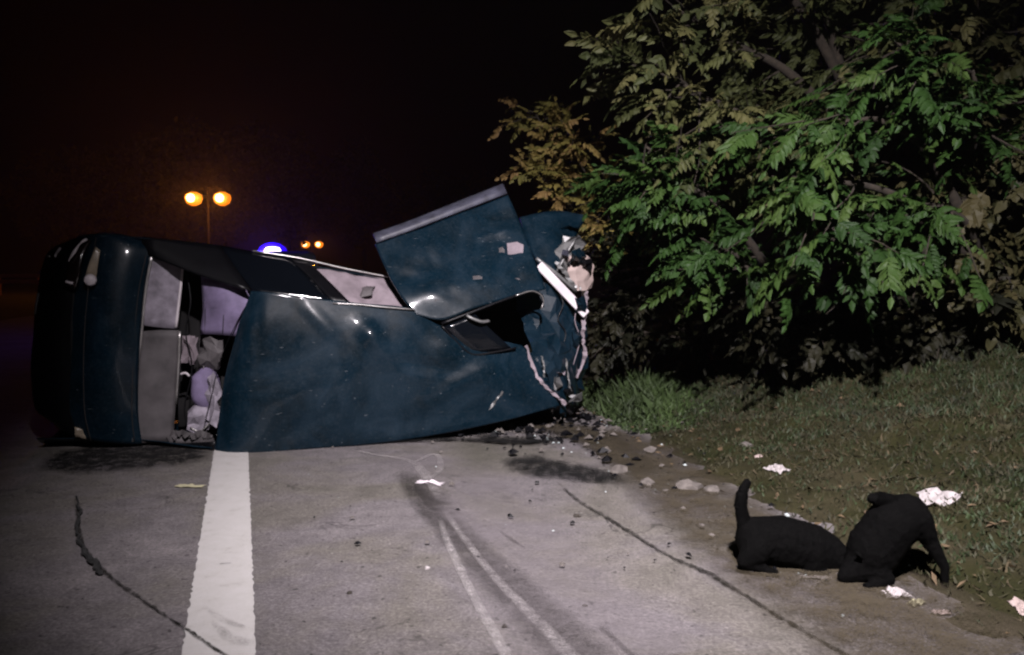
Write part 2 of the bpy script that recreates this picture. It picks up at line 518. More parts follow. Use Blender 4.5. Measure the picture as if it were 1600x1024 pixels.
def ribbon(name, pts, widths, mat, parent, z, fade=(1, 1), edge=True, n=6, jag=0.0, seed=1):
    """flat strip on the road along photo points; soft edges through the 'fade' attribute"""
    rr = random.Random(seed)
    P3 = curve([G(*p) for p in pts], n)
    W = []
    for i in range(len(widths) - 1):
        for k in range(n): W.append(widths[i] + (widths[i + 1] - widths[i]) * k / n)
    W.append(widths[-1])
    cross = (-1, -0.55, 0, 0.55, 1) if edge else (-1, 0, 1)
    fw = (0, 0.8, 1, 0.8, 0) if edge else (1, 1, 1)
    vs, fs, fd = [], [], []
    for i, p in enumerate(P3):
        t = (P3[min(i + 1, len(P3) - 1)] - P3[max(i - 1, 0)]).normalized()
        s = V((t.y, -t.x, 0))
        f = i / (len(P3) - 1)
        ff = min(1, f / 0.12 + (fade[0])) * min(1, (1 - f) / 0.12 + fade[1])
        for c, q in zip(cross, fw):
            j = jag * rr.uniform(-1, 1)
            vs.append(p + s * (c * W[i] / 2 + j) + V((0, 0, z))); fd.append(q * ff)
    m_ = len(cross)
    for i in range(len(P3) - 1):
        for k in range(m_ - 1):
            fs.append((i * m_ + k, i * m_ + k + 1, (i + 1) * m_ + k + 1, (i + 1) * m_ + k))
    o = mesh(name, vs, fs, mat, parent)
    a = o.data.attributes.new('fade', 'FLOAT', 'POINT')
    a.data.foreach_set('value', fd)
    return o
# white edge line, real sheet with ragged edges
L0, L1, R0, R1 = G(278, 1060), G(345, 640), G(401, 1060), G(385.5, 640)
vs, fs = [], []
for i in range(241):
    f = i / 240
    a = L0.lerp(L1, f); b_ = R0.lerp(R1, f)
    d = (b_ - a).normalized()
    a = a + d * 0.010 * (noise.noise(V((a.y * 17, 0, 0))) + noise.noise(V((a.y * 41, 3, 0)))); b_ = b_ + d * 0.009 * (noise.noise(V((b_.y * 19, 7, 0))) + noise.noise(V((b_.y * 43, 7, 0))))
    for k in range(9):
        q = a.lerp(b_, k / 8); vs.append((q.x, q.y, 0.004))
for i in range(240):
    for k in range(8): fs.append((i * 9 + k, i * 9 + k + 1, (i + 1) * 9 + k + 1, (i + 1) * 9 + k))
mesh('edge_line', vs, fs, M['road_paint'], road)
ribbon('crack', [(118, 775), (126, 845), (160, 893), (230, 945), (300, 992), (400, 1060)], [0.015, 0.03, 0.03, 0.02, 0.015, 0.015], M['seam'], road, 0.008, (0, 1), jag=0.006, n=14)
ribbon('seam', [(868, 752), (905, 785), (960, 818), (1040, 868), (1110, 900), (1200, 955), (1330, 1032), (1400, 1080)], [0.02, 0.03, 0.045, 0.03, 0.045, 0.03, 0.03, 0.03], M['seam'], road, 0.008, (0, 1), jag=0.010, n=16)
ribbon('skid_mark', [(625, 735), (665, 775), (700, 820), (760, 880), (830, 950), (940, 1060)], [0.16, 0.30, 0.24, 0.26, 0.28, 0.30], M['skid'], road, 0.006, (0, 1), jag=0.012)
ribbon('skid_mark', [(645, 752), (676, 790), (690, 800)], [0.06, 0.12, 0.05], M['skid'], road, 0.010, (0, 0))
ribbon('skid_mark', [(780, 830), (800, 845), (822, 858)], [0.02, 0.03, 0.01], M['skid'], road, 0.006, (0, 0))
ribbon('skid_mark', [(935, 980), (965, 1005), (1000, 1040)], [0.03, 0.035, 0.03], M['skid'], road, 0.006, (0, 1))
ribbon('scratch', [(688, 815), (700, 850), (735, 925), (770, 990), (815, 1070)], [0.03, 0.05, 0.05, 0.055, 0.06], M['scratch'], road, 0.010, (0.3, 1))
ribbon('scratch', [(690, 795), (760, 890), (850, 985), (930, 1070)], [0.04, 0.05, 0.07, 0.08], M['scratch'], road, 0.012, (0, 1))
ribbon('scratch', [(545, 704), (590, 713), (640, 722), (665, 745), (690, 785)], [0.02, 0.05, 0.07, 0.10, 0.06], M['scratch'], road, 0.010, (0, 0))
ribbon('scratch', [(640, 728), (680, 712), (688, 735), (670, 752)], [0.03, 0.05, 0.06, 0.03], M['scratch'], road, 0.012, (0, 0))
ribbon('dust_smear', [(690, 785), (725, 815), (760, 835), (790, 860)], [0.15, 0.25, 0.20, 0.1], M['dusty'], road, 0.0145, (0, 0))
ribbon('dust_smear', [(560, 720), (690, 730), (760, 790), (830, 880), (980, 1040)], [0.3, 0.7, 0.9, 0.8, 0.8], M['dusty'], road, 0.0165, (0, 1))
ribbon('oil_stain', [(805, 715), (850, 734), (900, 742), (985, 758)], [0.35, 0.60, 0.50, 0.25], M['oil'], road, 0.019, (0, 0), jag=0.02)  # ragged dark patch in front of the car's front end
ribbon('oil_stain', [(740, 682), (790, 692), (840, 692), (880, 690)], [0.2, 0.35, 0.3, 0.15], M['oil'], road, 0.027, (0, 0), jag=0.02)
ribbon('oil_stain', [(560, 695), (640, 691), (720, 690), (800, 694), (860, 692)], [0.05, 0.16, 0.12, 0.18, 0.05], M['oil'], road, 0.021, (0, 0), jag=0.015)  # shade below the roof's lower edge, painted on the road
ribbon('oil_stain', [(60, 722), (150, 716), (240, 712), (335, 706)], [0.7, 1.25, 1.1, 0.7], M['oil'], road, 0.006, (0, 0), jag=0.02)  # shade by the boot painted dark onto the road
ribbon('scuff', [(318, 950), (350, 972), (385, 985)], [0.02, 0.05, 0.03], M['faint'], road, 0.010, (0, 0))
ribbon('scuff', [(330, 975), (360, 1000), (398, 1012)], [0.02, 0.07, 0.05], M['faint'], road, 0.012, (0, 0))
ribbon('scuff', [(343, 884), (362, 883)], [0.015, 0.01], M['skid'], road, 0.010, (0.5, 0.5))

ribbon('loose_dirt', [(880, 668), (985, 700), (1080, 775), (1180, 850), (1330, 930), (1520, 1040)], [0.5, 0.8, 0.85, 0.9, 1.1, 1.1], M['dirt'], road, 0.023, (0, 1), n=10, jag=0.03)
ribbon('loose_dirt', [(760, 664), (850, 668), (930, 690), (1010, 750)], [0.3, 0.55, 0.5, 0.3], M['dirt'], road, 0.025, (0, 0), n=10, jag=0.03)

# ------------------------------------------------------------------ overturned car
O = G(335, 710)
AL = R(17)
LD = V((math.cos(AL), math.sin(AL), 0))          # rear -> front
ND = V((math.sin(AL), -math.cos(AL), 0))         # the car's own "up", facing the camera
def P(px, py, dh):
    """point of the car seen at a photo pixel, dh metres below the roof plane (car's own height)"""
    r = ray(px, py)
    q = O - ND * dh
    t = (q - EYE).dot(ND) / r.dot(ND)
    return EYE + r * t
def C(l, w, dh):
    return O + LD * l - ND * dh + V((0, 0, w))
def PR(rows): return [[P(*c) for c in r] for r in rows]
def crumpled(name, ctrl, mat, parent, n=3, amp=0.03, seed=0, thick=0.008):
    """sharp-creased sheet: flat facets with jittered corners and a ragged rim"""
    rr = random.Random(seed)
    rows = [curve(q_, n) for q_ in ctrl]
    grid = [curve(c_, n) for c_ in zip(*rows)]
    nu, nv = len(grid), len(grid[0]); vs = []; fs = []
    for i in range(nu):
        for j in range(nv):
            e = 1.5 if i in (0, nu - 1) or j in (0, nv - 1) else 1.0
            vs.append(grid[i][j] + V((rr.uniform(-1, 1), rr.uniform(-1.6, 1.6), rr.uniform(-1, 1))) * amp * e)
    for i in range(nu - 1):
        for j in range(nv - 1):
            q_ = (i * nv + j, (i + 1) * nv + j, (i + 1) * nv + j + 1, i * nv + j + 1)
            if rr.random() < .5: fs += [(q_[0], q_[1], q_[2]), (q_[0], q_[2], q_[3])]
            else: fs += [(q_[0], q_[1], q_[3]), (q_[1], q_[2], q_[3])]
    o = mesh(name, vs, fs, mat, parent)
    return solid(o, thick)
def torn_strip(name, pts, w, mat, parent, seed=0, n=5):
    rr = random.Random(seed); c_ = curve(pts, n); vs = []; fs = []
    for i, p in enumerate(c_):
        t = (c_[min(i + 1, len(c_) - 1)] - c_[max(i - 1, 0)]).normalized(); u = t.cross(ND).normalized()
        vs += [p + u * w * rr.uniform(.15, 1) + ND * rr.uniform(-.5, .5) * w, p - u * w * rr.uniform(.15, 1) + ND * rr.uniform(-.5, .5) * w]
    for i in range(len(c_) - 1): fs.append((2 * i, 2 * i + 1, 2 * i + 3, 2 * i + 2))
    return solid(mesh(name, vs, fs, mat, parent), .003)
car = empty('overturned_car', C(0.9, 0, 0.7))
tag(car, 'dark blue car lying on its side across the road, wrecked', 'car')
dents = [(P(580, 520, -.03), 0.09, 0.030), (P(600, 545, -.03), 0.2, 0.02), (P(455, 560, -.04), 0.25, -0.015), (P(700, 540, 0), 0.12, 0.03),
         (P(520, 620, -.04), 0.3, 0.012), (P(560, 505, -.03), P(610, 565, -.03), .10, .022), (P(606, 562, -.03), P(735, 585, -.03), .09, -.018), (P(402, 470, .02), P(408, 610, .0), .06, -.012),
         (P(560, 690, 0), P(760, 655, .04), .10, .02), (P(640, 640, 0), P(780, 560, .02), .10, .02), (P(470, 470, .0), P(530, 530, -.04), .08, .012), (P(430, 690, 0), P(520, 640, -.03), .09, -.014), (P(620, 600, 0), 0.16, -0.014), (P(770, 600, 0.02), 0.2, 0.03)]
patch('roof', PR([
    [(336, 712, .12), (370, 714, .0), (460, 704, -.02), (560, 696, 0), (660, 683, .02), (770, 662, .05), (874, 634, .12)],
    [(342, 655, .13), (376, 648, 0), (465, 645, -.04), (562, 640, -.04), (657, 632, -.02), (758, 624, .02), (862, 610, .11)],
    [(352, 590, .14), (385, 580, 0), (470, 585, -.05), (565, 583, -.05), (655, 582, -.04), (745, 585, 0), (850, 582, .11)],
    [(372, 515, .13), (400, 512, 0), (475, 522, -.03), (562, 526, -.03), (648, 530, -.02), (722, 553, .02), (832, 556, .12)],
    [(392, 455, .09), (420, 457, .03), (480, 465, .02), (560, 474, .02), (640, 482, .03), (695, 512, .05), (815, 540, .12)]]),
    M['paint'], car, n=18, dents=dents, wob=0.012, wscale=3.0)
tube('drip_rail', curve([P(520, 474, .0), P(560, 476, .0), P(600, 480, .0), P(648, 484, .01)], 4), 0.006, M['chrome'], car, 6)
# lower flank, in contact with the road
patch('side_panel', [
    [C(-1.35, .10, .55), C(-.6, .06, .47), C(0.0, .02, .13), C(.8, .03, .02), C(1.6, .10, .04), C(2.5, .22, .12), C(3.2, .15, .5)],
    [C(-1.35, .02, .75), C(-.6, .005, .7), C(0.0, .005, .6), C(.8, .005, .6), C(1.6, .005, .6), C(2.5, .005, .65), C(3.2, .02, .7)],
    [C(-1.35, .02, 1.05), C(-.6, .005, 1.0), C(0.0, .005, 1.0), C(.8, .005, 1.0), C(1.6, .005, 1.0), C(2.5, .01, 1.0), C(3.1, .03, 1.0)],
    [C(-1.3, .08, 1.3), C(-.6, .06, 1.3), C(0.0, .06, 1.3), C(.8, .06, 1.3), C(1.6, .06, 1.3), C(2.5, .06, 1.3), C(3.0, .08, 1.3)]],
    M['paint'], car, n=4)
# upper flank (faces the sky)
belt = [P(150, 368, .46), P(232, 374, .46), P(310, 384, .46), P(400, 402, .46), P(470, 413, .46), P(560, 429, .47), P(640, 443, .48), P(770, 445, .5), P(905, 452, .6)]
patch('side_panel', [belt, [p - ND * .3 + V((0, 0, .02)) for p in belt], [p - ND * .6 + V((0, 0, .0)) for p in belt], [p - ND * .82 - V((0, 0, .06)) for p in belt]],
      M['paint'], car, n=4, wob=0.01, wscale=3)
tube('belt_trim', curve([P(395, 392, .45), P(470, 404, .45), P(540, 420, .46), P(640, 439, .47)], 4), 0.008, M['chrome'], car, 6)
# underbody, floor
patch('underbody', [[C(-1.25, .08, 1.3), C(.3, .06, 1.32), C(1.6, .06, 1.32), C(3.0, .1, 1.3)],
                    [C(-1.25, .8, 1.33), C(.3, .8, 1.34), C(1.6, .75, 1.34), C(3.0, .7, 1.32)],
                    [C(-1.25, 1.6, 1.28), C(.3, 1.5, 1.3), C(1.6, 1.35, 1.3), C(3.0, 1.3, 1.3)]], M['under'], car, n=4)
patch('cabin_floor', [[C(-.35, .06, .98), C(2.5, .08, .98)], [C(-.35, .8, 1.0), C(2.5, .7, 1.0)], [C(-.35, 1.52, .98), C(2.5, 1.3, .98)]], M['dark_in'], car, n=4)
# pillars and side glass of the upper side
patch('pillar', [[P(222, 370, .47), P(300, 378, .46), P(345, 384, .46)], [P(222, 382, .45), P(300, 408, .35), P(372, 425, .24)], [P(228, 398, .44), P(310, 430, .28), P(394, 456, .10)]],
      M['trim'], car, n=4)
patch('side_window', [[P(345, 384, .45), P(400, 394, .45), P(452, 403, .45)], [P(372, 424, .25), P(430, 432, .26), P(488, 437, .26)], [P(396, 456, .09), P(450, 461, .06), P(520, 470, .04)]],
      M['glass'], car, n=4)
patch('pillar', [[P(450, 402, .46), P(480, 407, .46)], [P(486, 436, .25), P(512, 438, .25)], [P(518, 470, .03), P(548, 474, .03)]], M['trim'], car, n=4)
patch('airbag', [[P(488, 418, .50), P(530, 424, .48), P(570, 432, .5), P(600, 436, .5), P(628, 440, .5)],
                 [P(500, 432, .44), P(540, 440, .36), P(572, 446, .42), P(602, 452, .33), P(634, 456, .42)],
                 [P(520, 452, .34), P(548, 460, .24), P(575, 464, .34), P(606, 466, .24), P(640, 470, .35)],
                 [P(536, 474, .18), P(560, 477, .12), P(585, 480, .16), P(612, 483, .14), P(648, 486, .2)]], M['airbag'], car, n=5, wob=0.03, wscale=9)
patch('seat', [[P(560, 440, .6), P(600, 446, .6)], [P(566, 452, .35), P(584, 450, .33)], [P(560, 466, .27), P(582, 462, .27)]], M['grey_trim'], car, n=4, wob=0.02, wscale=8)
# rear window opening: shelf, seats, belts
patch('pillar', [[P(336, 690, .12), P(300, 692, .3), P(262, 694, .42)], [P(334, 712, .14), P(300, 708, .3), P(240, 702, .44)]], M['trim'], car, n=3)
patch('parcel_shelf', [[P(238, 398, .46), P(262, 404, .5), P(286, 416, .54)], [P(228, 450, .46), P(255, 455, .49), P(282, 460, .54)], [P(222, 508, .46), P(250, 512, .49), P(276, 514, .54)]],
      M['pale_lilac'], car, n=5, wob=0.02, wscale=9)
patch('parcel_shelf', [[P(220, 518, .47), P(250, 516, .46), P(280, 516, .47)], [P(215, 570, .47), P(246, 572, .46), P(279, 575, .5)], [P(210, 630, .47), P(242, 632, .47), P(274, 632, .53)], [P(207, 692, .47), P(240, 692, .48), P(270, 690, .53)]],
      M['grey_trim'], car, n=5, wob=0.02, wscale=6, seed=3)
tube('shelf_edge', curve([P(286, 414, .53), P(281, 460, .53), P(275, 512, .53)], 4), 0.012, M['white_strip'], car, 6)
tube('shelf_edge', curve([P(281, 518, .46), P(279, 570, .48), P(275, 632, .52)], 4), 0.010, M['chrome'], car, 6)
patch('seat', [[P(314, 428, .42), P(350, 436, .30), P(396, 452, .26)], [P(316, 470, .40), P(350, 472, .26), P(388, 482, .24)], [P(314, 522, .44), P(345, 524, .32), P(374, 526, .28)]], M['lilac'], car, n=6, wob=0.015, wscale=6)
def head_rest(pts, mat, t=0.09):
    c = sum(pts, V((0, 0, 0))) / len(pts)
    ring = curve(pts + [pts[0]], 5)[:-1]
    vs, fs = [], []
    k = len(ring)
    for f, d in ((1.0, t), (1.05, t * .5), (1.0, 0.02), (0.8, -0.015), (0.45, -0.03)):
        for p in ring: vs.append(c + (p - c) * f - ND * d)
    for a in range(4):
        for i in range(k):
            j = (i + 1) % k
            fs.append((a * k + i, a * k + j, (a + 1) * k + j, (a + 1) * k + i))
    fs.append(tuple(4 * k + i for i in range(k))); fs.append(tuple(range(k - 1, -1, -1)))
    return recalc(mesh('headrest', vs, fs, mat, car, True))
head_rest([P(300, 590, .40), P(322, 575, .40), P(340, 590, .40), P(342, 620, .40), P(322, 640, .40), P(300, 625, .40)], M['lilac'])
crumpled('torn_lining', PR([[(296, 640, .44), (318, 628, .42), (340, 636, .40)], [(290, 656, .40), (314, 650, .36), (334, 652, .37)], [(292, 676, .42), (312, 680, .38), (330, 672, .38)]]), M['pale_lilac'], car, 2, .018, 51, .006)
crumpled('torn_lining', PR([[(284, 526, .5), (300, 524, .46), (308, 530, .46)], [(286, 545, .48), (298, 548, .43), (306, 556, .44)], [(284, 566, .5), (296, 570, .46), (304, 574, .46)]]), M['airbag'], car, 2, .014, 52, .004)
crumpled('torn_lining', PR([[(312, 532, .42), (330, 528, .38), (352, 534, .34)], [(314, 552, .4), (332, 550, .36), (348, 556, .32)], [(312, 572, .42), (330, 574, .4), (344, 578, .34)]]), M['grey_trim'], car, 2, .016, 53, .004)
crumpled('torn_lining', PR([[(322, 590, .36), (336, 584, .33), (346, 600, .28)], [(320, 615, .36), (334, 618, .32), (342, 630, .28)], [(322, 650, .36), (332, 655, .33), (338, 668, .30)]]), M['pale_lilac'], car, 2, .018, 54, .004)
patch('seat_back', [[P(285, 525, .72), P(305, 525, .7)], [P(284, 555, .74), P(304, 556, .7)]], M['airbag'], car, n=3, wob=0.01, wscale=10)
patch('seat_back', [[P(312, 528, .64), P(350, 530, .6)], [P(310, 575, .66), P(345, 575, .62)]], M['grey_trim'], car, n=3, wob=0.01, wscale=10)
tube('seat_belt', curve([P(330, 530, .56), P(331, 555, .56), P(328, 578, .55)], 3), 0.02, M['grey_trim'], car, 6, squash=0.2)
tube('belt_buckle', curve([P(283, 562, .6), P(293, 566, .59), P(303, 566, .59)], 3), 0.012, M['white_strip'], car, 6)
tube('belt_buckle', curve([P(282, 585, .6), P(290, 583, .59), P(296, 588, .59)], 3), 0.010, M['white_strip'], car, 6)
tube('headrest_trim', curve([P(297, 668, .37), P(312, 674, .35), P(328, 660, .35), P(332, 645, .36)], 4), 0.007, M['chrome'], car, 6)
patch('sill', [[P(268, 672, .44), P(300, 676, .38), P(332, 680, .3)], [P(262, 692, .43), P(300, 694, .37), P(332, 698, .3)]], M['grey_trim'], car, n=4, wob=0.02, wscale=14)
tube('window_frame', curve([P(238, 396, .44), P(228, 450, .44), P(221, 520, .44), P(212, 600, .44), P(207, 690, .45)], 4), 0.013, M['chrome'], car, 6)
# boot lid: barrel shaped, falls away to the rear
patch('boot_lid', PR([
    [(222, 694, .46), (185, 694, .43), (145, 690, .45), (112, 680, .55)],
    [(216, 640, .43), (180, 640, .37), (138, 640, .40), (100, 640, .52)],
    [(218, 540, .42), (180, 540, .34), (138, 540, .37), (98, 540, .50)],
    [(226, 450, .42), (188, 445, .35), (146, 440, .38), (106, 445, .50)],
    [(236, 396, .44), (200, 384, .40), (160, 374, .43), (118, 378, .55)],
    [(240, 380, .5), (205, 370, .5), (165, 365, .5), (125, 368, .62)]]), M['paint'], car, n=7, wob=0.01, wscale=3, seed=5)
patch('rear_bumper', PR([
    [(140, 694, .50), (112, 684, .56), (88, 665, .72), (78, 650, .95), (84, 645, 1.2)],
    [(122, 640, .47), (92, 640, .52), (62, 635, .70), (52, 630, .95), (60, 630, 1.2)],
    [(114, 540, .45), (84, 540, .50), (60, 535, .68), (52, 530, .95), (62, 530, 1.2)],
    [(118, 455, .46), (92, 450, .50), (70, 445, .68), (62, 440, .95), (72, 440, 1.2)],
    [(126, 398, .52), (104, 390, .58), (84, 396, .75), (74, 400, .98), (82, 402, 1.2)],
    [(140, 372, .58), (118, 372, .66), (98, 380, .82), (88, 386, 1.0), (94, 392, 1.2)]]), M['trim'], car, n=6, wob=0.012, wscale=4, seed=8)
tube('boot_seam', curve([P(150, 372, .405), P(139, 440, .36), P(131, 540, .355), P(132, 640, .385), P(142, 690, .435)], 5), .005, M['dark_in'], car, 5)
tube('boot_seam', curve([P(228, 400, .405), P(216, 460, .395), P(209, 540, .395), P(206, 640, .405), P(210, 690, .44)], 5), .004, M['dark_in'], car, 5)
for (a_, b_) in (((322, 436), (320, 520)), ((352, 440), (348, 522)), ((318, 480), (386, 486))):
    tube('seat_seam', curve([P(a_[0], a_[1], .30 if a_[0] > 330 else .40), P((a_[0] + b_[0]) / 2, (a_[1] + b_[1]) / 2, .265 if a_[0] > 330 or b_[0] > 380 else .385), P(b_[0], b_[1], .30 if a_[0] > 330 else .41)], 4), .004, M['dark_in'], car, 5)
tube('seat_belt', curve([P(398, 456, .22), P(372, 500, .22), P(345, 560, .26), P(330, 620, .3), P(318, 672, .36)], 5), .022, M['trim'], car, 6, squash=.15)
tube('wire', curve([P(290, 420, .5), P(298, 470, .46), P(290, 520, .44), P(300, 575, .42), P(288, 640, .42), P(298, 684, .4)], 5), .006, M['trim'], car, 5)
tube('headrest_post', curve([P(318, 560, .42), P(318, 580, .42)], 3), .006, M['chrome'], car, 5)
tube('headrest_post', curve([P(332, 558, .42), P(332, 578, .42)], 3), .006, M['chrome'], car, 5)
torn_strip('torn_lining', [P(262, 690, .40), P(280, 676, .38), P(300, 682, .34), P(318, 678, .32), P(334, 690, .28)], .035, M['grey_trim'], car, 15)
# lamp cluster at the upper rear corner
tl = patch('tail_light', PR([[(150, 386, .36), (157, 392, .36)], [(140, 410, .34), (153, 414, .34)], [(133, 434, .34), (150, 438, .34)]]), M['lamp_lens'], car, n=4, thick=0.02)
lathe('reflector', [(0.004, -.02), (0.035, -.012), (0.048, 0.0), (0.035, 0.02)], P(141, 438, .325), ND, M['white_strip'], tl, 14)
tl2 = patch('tail_light', PR([[(128, 372, .5), (142, 376, .45)], [(112, 395, .44), (130, 400, .40)], [(104, 425, .42), (124, 432, .38)], [(100, 448, .44), (118, 452, .40)]]), M['red_lens'], car, n=4, thick=0.02)
tube('lamp_rim', curve([P(136, 374, .42), P(126, 380, .40), P(116, 394, .39), P(107, 408, .39)], 4), [0.009, .012, .012, .009, .005, .006, .009, .012, .014, .012, .009, .006, .004], M['white_strip'], tl2, 6)  # white colour stands in for glints on the chrome lamp rims
tube('lamp_rim', curve([P(103, 440, .385), P(108, 442, .38), P(114, 443, .38)], 3), 0.011, M['white_strip'], tl2, 6)
tube('lamp_rim', curve([P(94, 388, .52), P(88, 396, .56), P(86, 402, .56)], 3), 0.010, M['white_strip'], tl2, 6)
tube('bumper_trim', curve([P(60, 458, .64), P(56, 480, .66), P(55, 492, .68)], 3), 0.010, M['steel'], car, 6)
tube('bumper_trim', curve([P(72, 400, .66), P(78, 401, .64)], 3), 0.010, M['chrome'], car, 6)
patch('tail_light', PR([[(116, 668, .46), (128, 672, .46)], [(118, 682, .48), (136, 686, .48)]]), M['lamp_lens'], car, n=3, thick=0.02, wob=0.02, wscale=20)
# wheels on the far side
for (l, w) in ((-.75, .14), (2.35, .16), (-.75, 1.38), (2.35, 1.14)):
    c = C(l, w, 1.22)
    wh = empty('wheel', c - V(car.location)); wh.parent = car
    lathe('tyre', [(.19, -.085), (.28, -.095), (.305, -.06), (.305, .06), (.28, .095), (.19, .085)], c, V((0, 0, 1)), M['rubber'], wh, 24)
    lathe('rim', [(.05, -.07), (.19, -.08), (.195, .08), (.05, .06)], c, V((0, 0, 1)), M['steel'], wh, 20)
# front door, torn open and standing up
door = patch('front_door', PR([
    [(586, 382, .42), (640, 364, .45), (690, 345, .48), (740, 326, .52), (793, 306, .56)],
    [(598, 410, .32), (650, 394, .33), (702, 376, .36), (755, 358, .40), (808, 338, .45)],
    [(612, 440, .20), (664, 428, .20), (718, 412, .22), (772, 394, .27), (824, 378, .32)],
    [(630, 468, .08), (680, 458, .06), (732, 444, .08), (786, 428, .13), (838, 415, .20)],
    [(650, 492, .03), (692, 500, .0), (742, 482, .0), (798, 465, .05), (852, 452, .12)]]), M['paint'], car, n=12, thick=0.02,
    dents=[(P(800, 390, .25), .07, .02), (P(745, 435, .15), .05, .015), (P(808, 436, .15), .04, .015), (P(790, 365, .35), .06, -.015), (P(745, 376, .36), P(812, 356, .38), .05, -.02), (P(620, 430, .25), P(720, 470, .06), .09, .02), (P(660, 380, .38), P(700, 450, .1), .06, .010)], wob=0.012, wscale=4, seed=11)
patch('door_sill', PR([[(583, 366, .50), (640, 346, .54), (715, 316, .58), (786, 288, .64)], [(586, 373, .41), (642, 353, .44), (717, 324, .48), (789, 296, .54)], [(588, 380, .40), (644, 360, .43), (719, 331, .47), (792, 303, .53)]]), M['sill'], door, n=4, thick=0.02)
tube('window_frame', curve([P(690, 506, .0), P(740, 487, -.01), P(790, 468, .02), P(828, 456, .07), P(846, 462, .09), P(848, 480, .1)], 5), 0.012, M['trim'], door, 8)
tube('window_seal', curve([P(806, 462, .03), P(830, 455, .06), P(845, 461, .08), P(849, 472, .09), P(846, 482, .09)], 5), 0.006, M['chrome'], door, 6)
patch('window_glass', PR([[(692, 511, .03), (742, 491, .02)], [(712, 532, .03), (770, 518, .03)], [(738, 552, .04), (800, 545, .06)]]), M['glass'], door, n=4, thick=0.008, wob=0.008, wscale=9)
tube('window_frame', curve([P(690, 509, .02), P(712, 533, .02), P(737, 554, .03), P(770, 551, .04), P(806, 544, .06)], 4), 0.010, M['trim'], door, 6)
tube('mirror_arm', curve([P(728, 492, .0), P(736, 497, -.03), P(752, 503, -.03), P(764, 502, .0)], 4), 0.014, M['steel'], door, 6)
for (px, py, w, h, a) in ((805, 390, 26, 24, .2), (784, 396, 9, 20, .3), (746, 436, 15, 11, -.3), (808, 438, 9, 7, .2), (682, 470, 6, 5, 0)):  # small pale patches set on the door skin
    dh = {805: .28, 784: .29, 746: .12, 808: .145, 682: .055}[px] - 0.032
    pts = [(px - w / 2, py - h * .4), (px + w * .1, py - h / 2), (px + w / 2, py - h * .3), (px + w * .45, py + h * .45), (px - w * .1, py + h / 2), (px - w * .45, py + h * .3)]
    solid(mesh('paint_chip', [P(x_, y_, dh + .004 * (i % 2)) for i, (x_, y_) in enumerate(pts)], [tuple(range(6))], M['grey_trim'] if px != 805 else M['airbag'], door), 0.004)
# crushed front end
patch('fender', PR([[(812, 340, .85), (865, 331, .85), (918, 336, .95)], [(824, 378, .68), (868, 370, .66), (902, 366, .8)], [(838, 408, .55), (868, 405, .55), (886, 392, .65)], [(852, 432, .45), (872, 430, .5), (882, 412, .6)]]),
      M['paint'], car, n=6, wob=0.02, wscale=5, seed=21, thick=0.012)
crumpled('fender', PR([[(878, 372, .62), (900, 366, .7), (915, 374, .75)], [(872, 398, .55), (888, 392, .52), (904, 398, .6)], [(874, 420, .5), (886, 418, .5), (898, 414, .55)]]), M['steel'], car, 2, .025, 5)
crumpled('bonnet', PR([[(800, 440, .5), (850, 438, .45), (885, 470, .5), (918, 500, .6)], [(815, 500, .42), (862, 505, .36), (895, 520, .42), (918, 530, .6)], [(826, 545, .22), (866, 550, .18), (893, 560, .34), (914, 560, .6)],
                    [(842, 585, .20), (868, 590, .17), (890, 600, .32), (910, 595, .6)], [(876, 632, .20), (884, 634, .24), (895, 636, .38), (903, 628, .7)]]), M['paint'], car, 3, .026, 31)
crumpled('headlight', PR([[(889, 400, .50), (908, 396, .52), (924, 408, .56)], [(886, 426, .46), (908, 424, .44), (926, 428, .52)], [(894, 455, .46), (910, 454, .46), (921, 448, .54)]]), M['beige'], car, 2, .010, 41, .03)
tube('bracket', curve([P(898, 376, .5), P(888, 392, .5), P(878, 410, .48), P(870, 424, .47)], 3), 0.012, M['steel'], car, 6)
tube('bracket', curve([P(905, 398, .5), P(895, 405, .45), P(888, 415, .43)], 3), 0.016, M['trim'], car, 6)
torn_strip('torn_metal', [P(917, 455, .42), P(914, 480, .44), P(913, 505, .44), P(909, 530, .46), P(914, 556, .46), P(900, 590, .46)], .030, M['airbag'], car, 3)
torn_strip('torn_metal', [P(868, 410, .44), P(884, 428, .42), P(896, 446, .42), P(908, 452, .43)], .028, M['steel'], car, 4)
torn_strip('torn_metal', [P(822, 540, .10), P(832, 572, .08), P(846, 598, .08), P(866, 616, .08), P(884, 632, .09)], .022, M['airbag'], car, 6)
torn_strip('torn_metal', [P(756, 650, .04), P(772, 630, .02), P(786, 612, .01)], .016, M['steel'], car, 7)
torn_strip('torn_metal', [P(884, 560, .2), P(888, 590, .2), P(892, 612, .21)], .016, M['steel'], car, 8)
torn_strip('torn_metal', [P(846, 556, .12), P(850, 572, .10), P(850, 590, .10)], .014, M['steel'], car, 9)
crumpled('inner_wing', PR([[(858, 445, .6), (880, 470, .6), (905, 500, .65)], [(840, 500, .6), (870, 540, .55), (900, 560, .62)]]), M['dark_in'], car, 2, .03, 43)
rr = random.Random(88)
